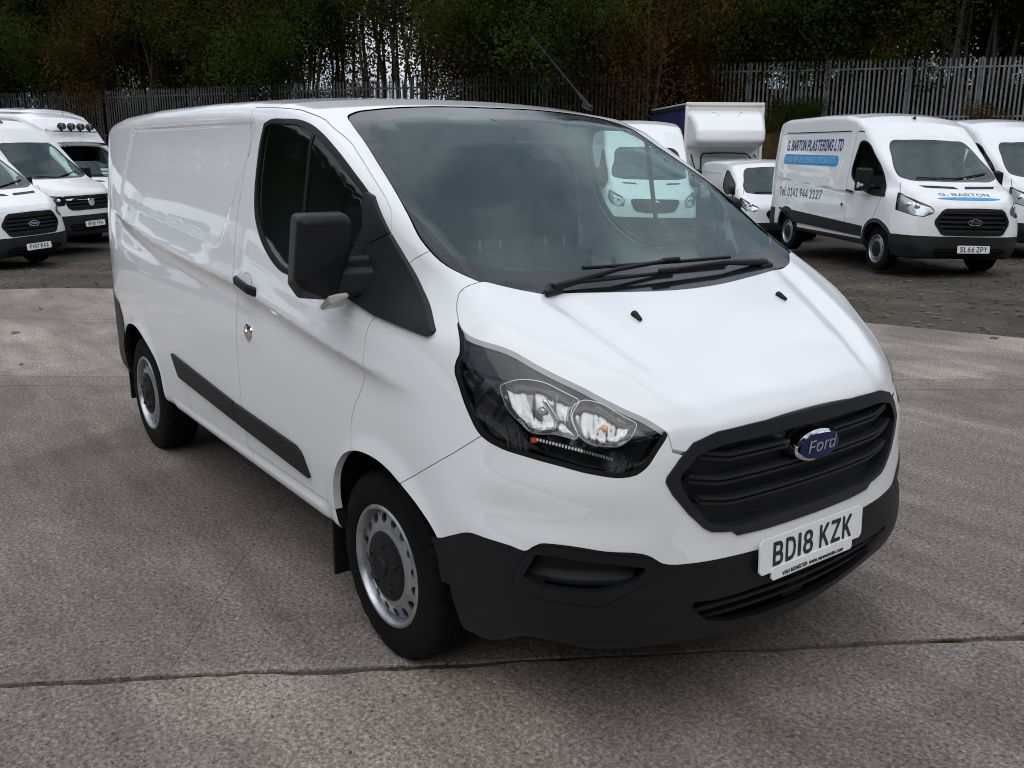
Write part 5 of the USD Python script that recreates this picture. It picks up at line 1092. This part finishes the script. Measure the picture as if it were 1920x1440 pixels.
    def block(x0, x1, z1): return m3.Manifold.cube((x1 - x0, 4, z1)).translate((x0, -2, 0))
    low = block(.20, 3, zb) + block(-9, 9, .46)
    if not cut_rear: low = low + block(-9, s["rear"] + .55, zb + .14)
    outer, inner = skin(shell - low, B, .009); louter, linner = skin(shell ^ low, B, .009)
    part(van, "body", outer, paintm); bp = part(van, "bumper_and_skirt", louter, M["greyplastic"]); part(van, "body_lining", join(inner, linner), M["dark"])
    part(bp, "air_intake", patch(B, FRONT, Polygon(sym([(0, zb - .17), (.50, zb - .17), (.58, zb - .20), (.52, zb - .30), (0, zb - .31)])), .06, .004, .01), M["under"])
    for z0 in (zb - .21, zb - .26): part(bp, "intake_bar", patch(B, FRONT, LineString([(-.5, z0), (.5, z0)]).buffer(.010), .05, .012, .02), M["plastic"])
    wp = part(van, "windscreen", patch(B, FRONT, ws.buffer(-.04), .07, -.004), M["ws"]); part(wp, "glass_border", patch(B, FRONT, ws.buffer(.002).difference(ws.buffer(-.04)), .04, -.003, .02), M["frit"])
    gp = part(van, "grille", patch(B, FRONT, grille.difference(grille.buffer(-.045)), .04, .008, .05), M["plastic"]); part(gp, "grille_back", patch(B, FRONT, grille.buffer(-.04), .06, -.04), M["dark"])
    gi = grille.buffer(-.035); z0, z1 = gi.bounds[1], gi.bounds[3]
    for i in range(s["slats"]):
        zz = z0 + (z1 - z0) * (i + .5) / s["slats"]; bar = gi.intersection(LineString([(-1, zz), (1, zz)]).buffer((z1 - z0) / s["slats"] * .22, cap_style="flat"))
        if not bar.is_empty: part(gp, "grille_slat", patch(B, FRONT, bar, .05, -.004, .03), M["chrome"] if s.get("emblem") == "vw" and i == s["slats"] - 1 else M["greyplastic"])
    bz, rx, rz = s["badge"]; circ = np.array(Point(0, 0).buffer(1, 24).exterior.coords); ell = lambda k: Polygon(circ * (rx * k, rz * k) + (0, bz))
    if s.get("emblem") == "vw":
        bg = part(van, "badge", patch(B, FRONT, ell(1).difference(ell(.86)), .02, .022, .05), M["chrome"]); part(bg, "badge_face", patch(B, FRONT, ell(.9), .03, .014), M["frit"])
        V = [(-.50, .62), (0, -.12), (.50, .62)]; Wl = [(-.80, .28), (-.36, -.72), (0, .08), (.36, -.72), (.80, .28)]
        part(bg, "emblem", patch(B, FRONT, shapely.union_all([LineString([(a * rx, bz + b * rz) for a, b in q]).buffer(.010) for q in (V, Wl)]), .02, .018, .01), M["chrome"])
    elif s.get("emblem") == "star":
        bg = part(van, "badge", patch(B, FRONT, ell(1).difference(ell(.88)), .02, .025, .05), M["chrome"])
        part(bg, "emblem", patch(B, FRONT, shapely.union_all([Polygon([(rx * .94 * math.cos(a), bz + rz * .94 * math.sin(a)), (rx * .14 * math.cos(a + 1.05), bz + rz * .14 * math.sin(a + 1.05)), (0, bz), (rx * .14 * math.cos(a - 1.05), bz + rz * .14 * math.sin(a - 1.05))]).buffer(.003) for a in (math.pi / 2, math.pi / 2 + 2.094, math.pi / 2 + 4.189)]), .02, .028, .02), M["chrome"])
    else:
        bg = part(van, "badge", patch(B, FRONT, ell(1), .02, .022, .05), M["chrome"]); part(bg, "badge_face", patch(B, FRONT, ell(.88), .03, .026), M["blueoval"])
        part(bg, "lettering", on_body(B, FRONT, letters("Ford", rz * .75, rx * 1.2, False, .25), 0, bz - rz * .28, .027), M["chrome"])
    for sd in (-1, 1):
        fl = mirror if sd > 0 else (lambda m: m)
        lp = part(van, "headlight", fl(patch(B, hf, hl, .05, 0)), M["lens"])
        part(lp, "lamp_housing", fl(patch(B, hf, hl, .03, lambda ab: -.030 - .008 * np.sin(ab[:, 0] * 16 + ab[:, 1] * 9), .0)), M["lampchrome"] if s["hlmat"] == "chrome" else M["gloss"])
        c0 = np.array(hl.centroid.coords); P0, D0 = drop(B, hf, np.vstack([c0 + (-.05, .02), c0 + (.08, .0)]))
        for q in range(2): part(lp, "bulb_ring", fl(meshkit.arrays(m3.Manifold.sphere(.045, 16).scale((.5, 1, 1)).rotate((0, 0, -45)).translate(tuple(map(float, P0[q] + D0[q] * .030))), 50)), M["chrome"])
        part(lp, "lamp_rim", fl(patch(B, hf, hl.buffer(.001).difference(hl.buffer(-.010)), .04, .001, .02)), M["gloss"])
        part(van, "side_window", fl(patch(B, SIDE, win.buffer(-.012), .08, -.006)), M["sideglass"]); part(van, "window_seal", fl(patch(B, SIDE, win.buffer(.004).difference(win.buffer(-.022)), .05, .001, .02)), M["seal"])
        part(van, "quarter_panel", fl(patch(B, SIDE, win.intersection(Polygon([(-.06, 1), (-.02, 1.25), (-.20, 1.9), (.6, 1.9), (.6, 1)])), .05, .006, .02)), M["plastic"])
        if s["strip"]: part(van, "side_moulding", fl(patch(B, SIDE, Polygon(s["strip"]).buffer(-.01).buffer(.01), .06, .014, .03)), M["greyplastic"])
        for cx, q in cxs:
            part(van, "wheel_arch_liner", fl(arch_liner(arch_poly(cx, q).buffer(.005).intersection(Polygon([(-9, .26), (9, .26), (9, 2), (-9, 2)])), -.93, -.58)), M["under"])
            if s["strip"] and kind == "transit":
                ap = arch_poly(cx, q); part(van, "arch_moulding", fl(patch(B, SIDE, ap.buffer(.055).difference(ap.buffer(.004)).intersection(Polygon([(-9, .45), (9, .45), (9, 2), (-9, 2)])), .03, .008, .02)), M["greyplastic"])
            if wheels: add_wheel(van, cx - .03, -sd * -.955 * s.get("wf", 1.0) if False else sd * .955 * s.get("wf", 1.0), s["r"], sd, full=False)
        mx, my, mz, mh = s["mirror"]
        mm = hull([(mx + .06, -my + .03, mz + mh * .62), (mx + .06, -my + .19, mz + mh * .62), (mx + .06, -my + .02, mz - mh * .5), (mx + .05, -my + .17, mz - mh * .5), (mx - .06, -my + .01, mz + mh * .7), (mx - .06, -my + .21, mz + mh * .7), (mx - .06, -my + .01, mz - mh * .6), (mx - .06, -my + .20, mz - mh * .6)], .025, 12)
        mp = part(van, "door_mirror", fl(meshkit.arrays(mm, 40)), M["plastic"])
        part(mp, "mirror_arm", fl(meshkit.arrays(hull([(mx, -my + .16, mz - mh * .35), (mx + .05, -my + .40, mz - mh * .45)], .035, 10), 40)), M["plastic"])
        part(mp, "indicator_lens", fl(meshkit.arrays(hull([(mx + .03, -my - .005, mz - mh * .2), (mx + .03, -my - .005, mz - mh * .45), (mx + .08, -my + .03, mz - mh * .3)], .022, 10), 40)), M["clearplastic"])
        hd = hull([(-1.0, -1.0 * s.get("wf", 1.03) - .005, 1.21 if kind != "connect" else .98), (-.80, -1.0 * s.get("wf", 1.03) - .005, 1.19 if kind != "connect" else .97)], .016, 8)
        part(van, "door_handle", fl(meshkit.arrays(hd, 40)), M["plastic"])
    wl = [q for q in s["ws"]]; zb0 = wl[-1][1]
    for (ya, za), (yb_, zb_) in (((-.55, zb0 + .06), (.10, zb0 + .055)), ((.05, zb0 + .05), (.66, zb0 + .14))):
        P0, D0 = drop(B, FRONT, np.stack([np.linspace(ya, yb_, 8), np.linspace(za, zb_, 8)], 1)); part(van, "wiper", tube(P0 - D0 * .02, .011, 6), M["plastic"], smooth=50)
    for a, b in s["vents"]:
        zv = s["ws"][-1][1] - .085; part(van, "bonnet_vent", patch(B, FRONT, Polygon([(a, zv + .03), (b, zv + .02), (b + .05, zv - .012), (a + .06, zv)]) if a < 0 else Polygon([(a, zv + .02), (b, zv + .03), (b - .06, zv), (a - .05, zv - .012)]), .04, .004, .01), M["plastic"])
    if plate: plate_parts(van, plate, (s["plate"][0], 0, s["plate"][1]), ay=(-.06, 0, 1))
    sc = s["H"] / 2.5
    part(van, "dashboard", hull([(.05, -.7, zb0 - .12), (.05, .7, zb0 - .12), (-.25, -.7, zb0 - .06), (-.25, .7, zb0 - .06), (-.1, -.7, .8), (-.1, .7, .8)], .03, 8), M["trim"], smooth=40)
    for y0 in (-.42, .40):
        st = part(van, "seat", hull([(-.95, y0 - .17, zb0), (-.95, y0 + .17, zb0), (-.85, y0 - .18, .75), (-.85, y0 + .18, .75)], .06, 10), M["seatcloth"], smooth=45)
        part(st, "headrest", hull([(-.98, y0 - .08, zb0 + .17), (-.98, y0 + .08, zb0 + .17), (-.98, y0 - .08, zb0 + .25), (-.98, y0 + .08, zb0 + .25)], .045, 10), M["seatcloth"], smooth=45)
    zt = max(z for y, z in s["ws"]); wb_ = .72 * s.get("wf", 1.03)
    part(van, "bulkhead", box((-1.22, 0, (zt + .5) / 2 - .03), (.02, 2 * wb_, zt - .55)), M["trim"])
    part(van, "underbody", box(((s["rear"] + .6) / 2, 0, .42), (abs(s["rear"]) + .2, 1.15, .12)), M["under"])
    if extra: extra(van, B)
    return van, B
def aerial(van, p, back=.35):
    a = part(van, "aerial", hull([p, np.array(p) + (-.05, 0, .005)], [.02, .014], 10), M["plastic"], smooth=50)
    part(a, "aerial_rod", tube([p, np.array(p) + (-back, 0, .30)], [.008, .004], 6), M["plastic"], smooth=50)
def barton_livery(van, B):
    wr = lambda t, x0, x1, z, h, m, b=False, off=.003: part(van, "lettering", on_body(B, SIDE, letters(t, h, x1 - x0, b), (x0 + x1) / 2, z, off), M[m])
    wr("G. BARTON PLASTERING LTD", -3.74, -1.47, 1.85, .185, "navy", True)
    bar = Polygon([(-3.80, 1.60), (-1.53, 1.58), (-1.53, 1.76), (-3.80, 1.785)]).buffer(-.075).buffer(.075)
    p = part(van, "blue_banner", patch(B, SIDE, bar, .05, .003), M["skyblue"])
    part(p, "lettering", on_body(B, SIDE, letters("SPRAY APPLIED RENDER SPECIALISTS", .105, 2.12), -2.665, 1.632, .005), M["paleblue"])
    wr("Tel: 0141 944 2127", -3.76, -1.94, 1.01, .155, "navy")
    part(van, "lettering", on_body(B, FRONT, letters("G. BARTON", .038, .80), -.05, 1.205, .004), M["navy"])
    p = part(van, "blue_banner", patch(B, FRONT, Point(0, 0).buffer(1, 24) if False else Polygon([(.50 * math.cos(a) - .02, 1.165 + .021 * math.sin(a)) for a in np.linspace(0, 2 * np.pi, 40)[:-1]]), .05, .004), M["skyblue"])
    part(p, "lettering", on_body(B, FRONT, letters("PLASTERING LTD", .022, .60), .02, 1.154, .006), M["plate"])
    lk = lathe([(.0001, -.012), (.022, -.008), (.026, .004)], 20); part(van, "door_lock", (lk[0] + (-1.13, -1.03, .97), lk[1]), M["plastic"], smooth=40)
    part(van, "roof_line", patch(B, SIDE, LineString([(-3.85, 2.175), (-1.28, 2.16)]).buffer(.008), .05, .002, .01), M["seal"]); part(van, "roof_line", patch(B, SIDE, LineString([(-1.02, 2.155), (-.85, 2.15)]).buffer(.008), .05, .002, .01), M["seal"])
    aerial(van, (-.95, .0, 2.385), .12)
def light_bar_and_visor(van, B):
    zt = 2.09
    v = patch(B, FRONT, Polygon([(-.80, 1.88), (-.74, 2.10), (-.4, 2.155), (0, 2.165), (.4, 2.155), (.74, 2.10), (.80, 1.88), (.4, 1.93), (-.4, 1.93)]), .05, lambda ab: .05 + .22 * np.clip((2.16 - ab[:, 1]) / .26, 0, 1), .015)
    part(van, "sun_visor", v, M["gloss"])
    P0, D0 = drop(B, FRONT, np.stack([np.linspace(-.72, .72, 7), np.full(7, 2.42)], 1)); x0 = P0[3][0] + .10
    br = part(van, "lamp_bar", tube([(x0 - .16, -.72, 2.46), (x0 - .02, -.66, 2.42), (x0, -.62, 2.42), (x0, .62, 2.42), (x0 - .02, .66, 2.42), (x0 - .16, .72, 2.46)], .018, 8), M["satin"], smooth=50)
    for y in (-.42, -.14, .14, .42):
        lp = part(br, "spot_lamp", hull([(x0 - .06, y, 2.53), (x0 + .0, y, 2.53)], [.05, .085], 16), M["gloss"], smooth=50)
        ln = lathe([(.0001, -.012), (.05, -.010), (.075, .0)], 20); part(lp, "spot_lens", (np.c_[-ln[0][:, 1], ln[0][:, 0], ln[0][:, 2]] + (x0 + .078, y, 2.53), ln[1]), M["reflector"], smooth=50)
        part(lp, "lamp_bracket", box((x0, y, 2.445), (.04, .05, .06)), M["plastic"])
    aerial(van, (-1.25, .30, 2.66), .05)
def luton_truck(label, loc, yaw):
    van, B = bg_van("box_truck", "transit", label, loc, yaw, cat="truck", cut_rear=-1.0, H=2.32, wheels=True, group=None)
    x0, x1, w, z0, z1 = -.72, -4.75, 1.08, .95, 3.30
    bx = part(van, "box_body", join(box(((x0 + x1) / 2, 0, z0), (x0 - x1, 2 * w - .06, .12)), box((x0, 0, (z0 + z1) / 2), (.05, 2 * w - .04, z1 - z0)), box((x1, 0, (z0 + z1) / 2), (.05, 2 * w - .04, z1 - z0))), M["pinkwhite"])
    part(bx, "box_roof", join(rbox(((x0 + x1) / 2, 0, z1), (x0 - x1 + .06, 2 * w - .02, .05), .015)), M["cream"], smooth=40)
    part(bx, "front_header", rbox((x0 + .05, 0, z1 + .0), (.07, 2 * w + .02, .085), .02), M["cream"], smooth=40)
    for s in (-1, 1):
        part(bx, "corner_post", rbox((x0 + .02, s * (w - .03), (z0 + z1) / 2 - .03), (.08, .09, z1 - z0 - .04), .012), M["pinkwhite"], smooth=40)
        n = 90; x = np.linspace(x0 - .05, x1 + .05, n); y = s * (w + .004 + .010 * np.sin(x * 21)); V = np.vstack([np.c_[x, y, np.full(n, z0 + .02)], np.c_[x, y, np.full(n, z1 - .12)]]); i = np.arange(n - 1)
        part(bx, "curtain_side", (V, np.vstack([np.stack([i, i + 1, i + 1 + n], 1), np.stack([i, i + 1 + n, i + n], 1)])), M["curtain"], smooth=True)
        part(bx, "curtain_rail", rbox(((x0 + x1) / 2, s * (w + .0), z1 - .08), (x0 - x1 - .1, .05, .11), .012), M["greyplastic"], smooth=40)
    c = hull([(x0, -w + .17, 2.97), (x0, w - .17, 2.97), (x0 + .25, -w + .20, 2.90), (x0 + .25, w - .20, 2.90), (x0 + .45, -w + .25, 2.75), (x0 + .45, w - .25, 2.75), (x0 + .58, -w + .27, 2.55), (x0 + .58, w - .27, 2.55), (x0 + .60, -w + .28, 2.40), (x0 + .60, w - .28, 2.40), (x0 + .40, -w + .26, 2.31), (x0 + .40, w - .26, 2.31), (x0, -w + .17, 2.29), (x0, w - .17, 2.29)], .15, 28)
    fa = part(bx, "air_deflector", c, M["white"], smooth=40)
    for s in (-1, 1):
        a = np.linspace(0, 1, 14); cu = np.stack([x0 + .18 + .49 * a ** .8, s * (.42 - .27 * np.sqrt(a)), 3.09 - .60 * a ** 1.6], 1)
        part(fa, "deflector_ridge", tube(cu, .022, 8), M["white"], smooth=60)
    for s in (-1, 1): add_wheel(van, -3.3, s * .98, .345, s, full=False)
    part(van, "chassis_rail", join(box((-2.8, .42, .62), (4.0, .09, .2)), box((-2.8, -.42, .62), (4.0, .09, .2))), M["under"])
    return van
M["lampchrome"] = plain("lamp_chrome", (.55, .56, .58), .18, metal=.9)
M["curtain"] = plain("blue_curtain", (0.010, 0.013, 0.055), 0.55)

build_main_van()
RG = "white vans parked in the row on the right"
bg_van("panel_van", "transit", "white long van lettered G. BARTON PLASTERING LTD with blue banner, plate SL66 ZPY", (-5.24, 11.79, -.07), -28.8, -1.1, "SL66 ZPY", group=RG, extra=barton_livery)
bg_van("panel_van", "sprinter", "white high-roof van with three-pointed star grille, seen through the nearest van's windscreen", (-12.35, 12.44, -.22), -34, -1, None, group=RG)
bg_van("small_van", "connect", "small white low-roof van tucked behind the lettered plastering van", (-10.78, 14.92, -.23), -33, 1.5, None, group=RG)
luton_truck("white box truck with blue curtain sides and rounded air deflector over the cab", (-14.23, 17.34, -.27), -31.5)
bg_van("panel_van", "transit", "white van half hidden beyond the G. BARTON van, at the right edge", (-5.5, 15.8, -.07), -29, -1, None, group=RG)
LG = "white vans parked in the row on the left"
left_van, _ = bg_van("panel_van", "transit", "white van with black honeycomb-shaped grille and plate FH17 RAX at the left edge", (-16.33, .04, -.33), 32.8, 1.5, "FH17 RAX", group=LG)
_y = math.radians(33); _f = np.array([math.cos(_y), math.sin(_y), 0]); _l = np.array([-_f[1], _f[0], 0]); _o = np.array([-16.33, .04, 0])
at = lambda gap, s, z: tuple(_o + _l * gap + _f * s + np.array([0, 0, z]))
bg_van("panel_van", "crafter", "warm white high-roof van with chrome-edged grille and plate WF18 YFA", at(2.5, -1.15, -.22), 33.5, 1, "WF18 YFA", body="pinkwhite", group=LG, H=2.65, extra=lambda v, B: aerial(v, (-1.0, -.1, 2.52), .25))
bg_van("panel_van", "sprinter", "white high-roof van with four spot lamps on its roof and a black sun visor", at(5.0, -2.25, -.25), 33, 0, None, group=LG, H=2.88, extra=light_bar_and_visor)
bg_van("panel_van", "transit", "white high-roof van farthest back in the left row, beyond the one with spot lamps", at(7.6, -4.9, -.12), 33, 0, None, group=LG, H=2.98)
bg_van("panel_van", "transit", "dark blue van with only its roof showing at the right edge beyond the white vans", (-9.0, 24.9, -.1), -29, 0, None, body="darkpaint", group=None, H=2.58)
for k in (1, 2, 3):                                                     # the row goes on beyond the left edge; the nearest van's flank mirrors it
    p = np.array([-16.33, .04, -.33]) - _l * 2.55 * k; copy_of(left_van, "panel_van", p, 32.8, None, "white van further along the left row, mirrored in the nearest van's flank", "van", "white vans mirrored in the nearest van's flank")
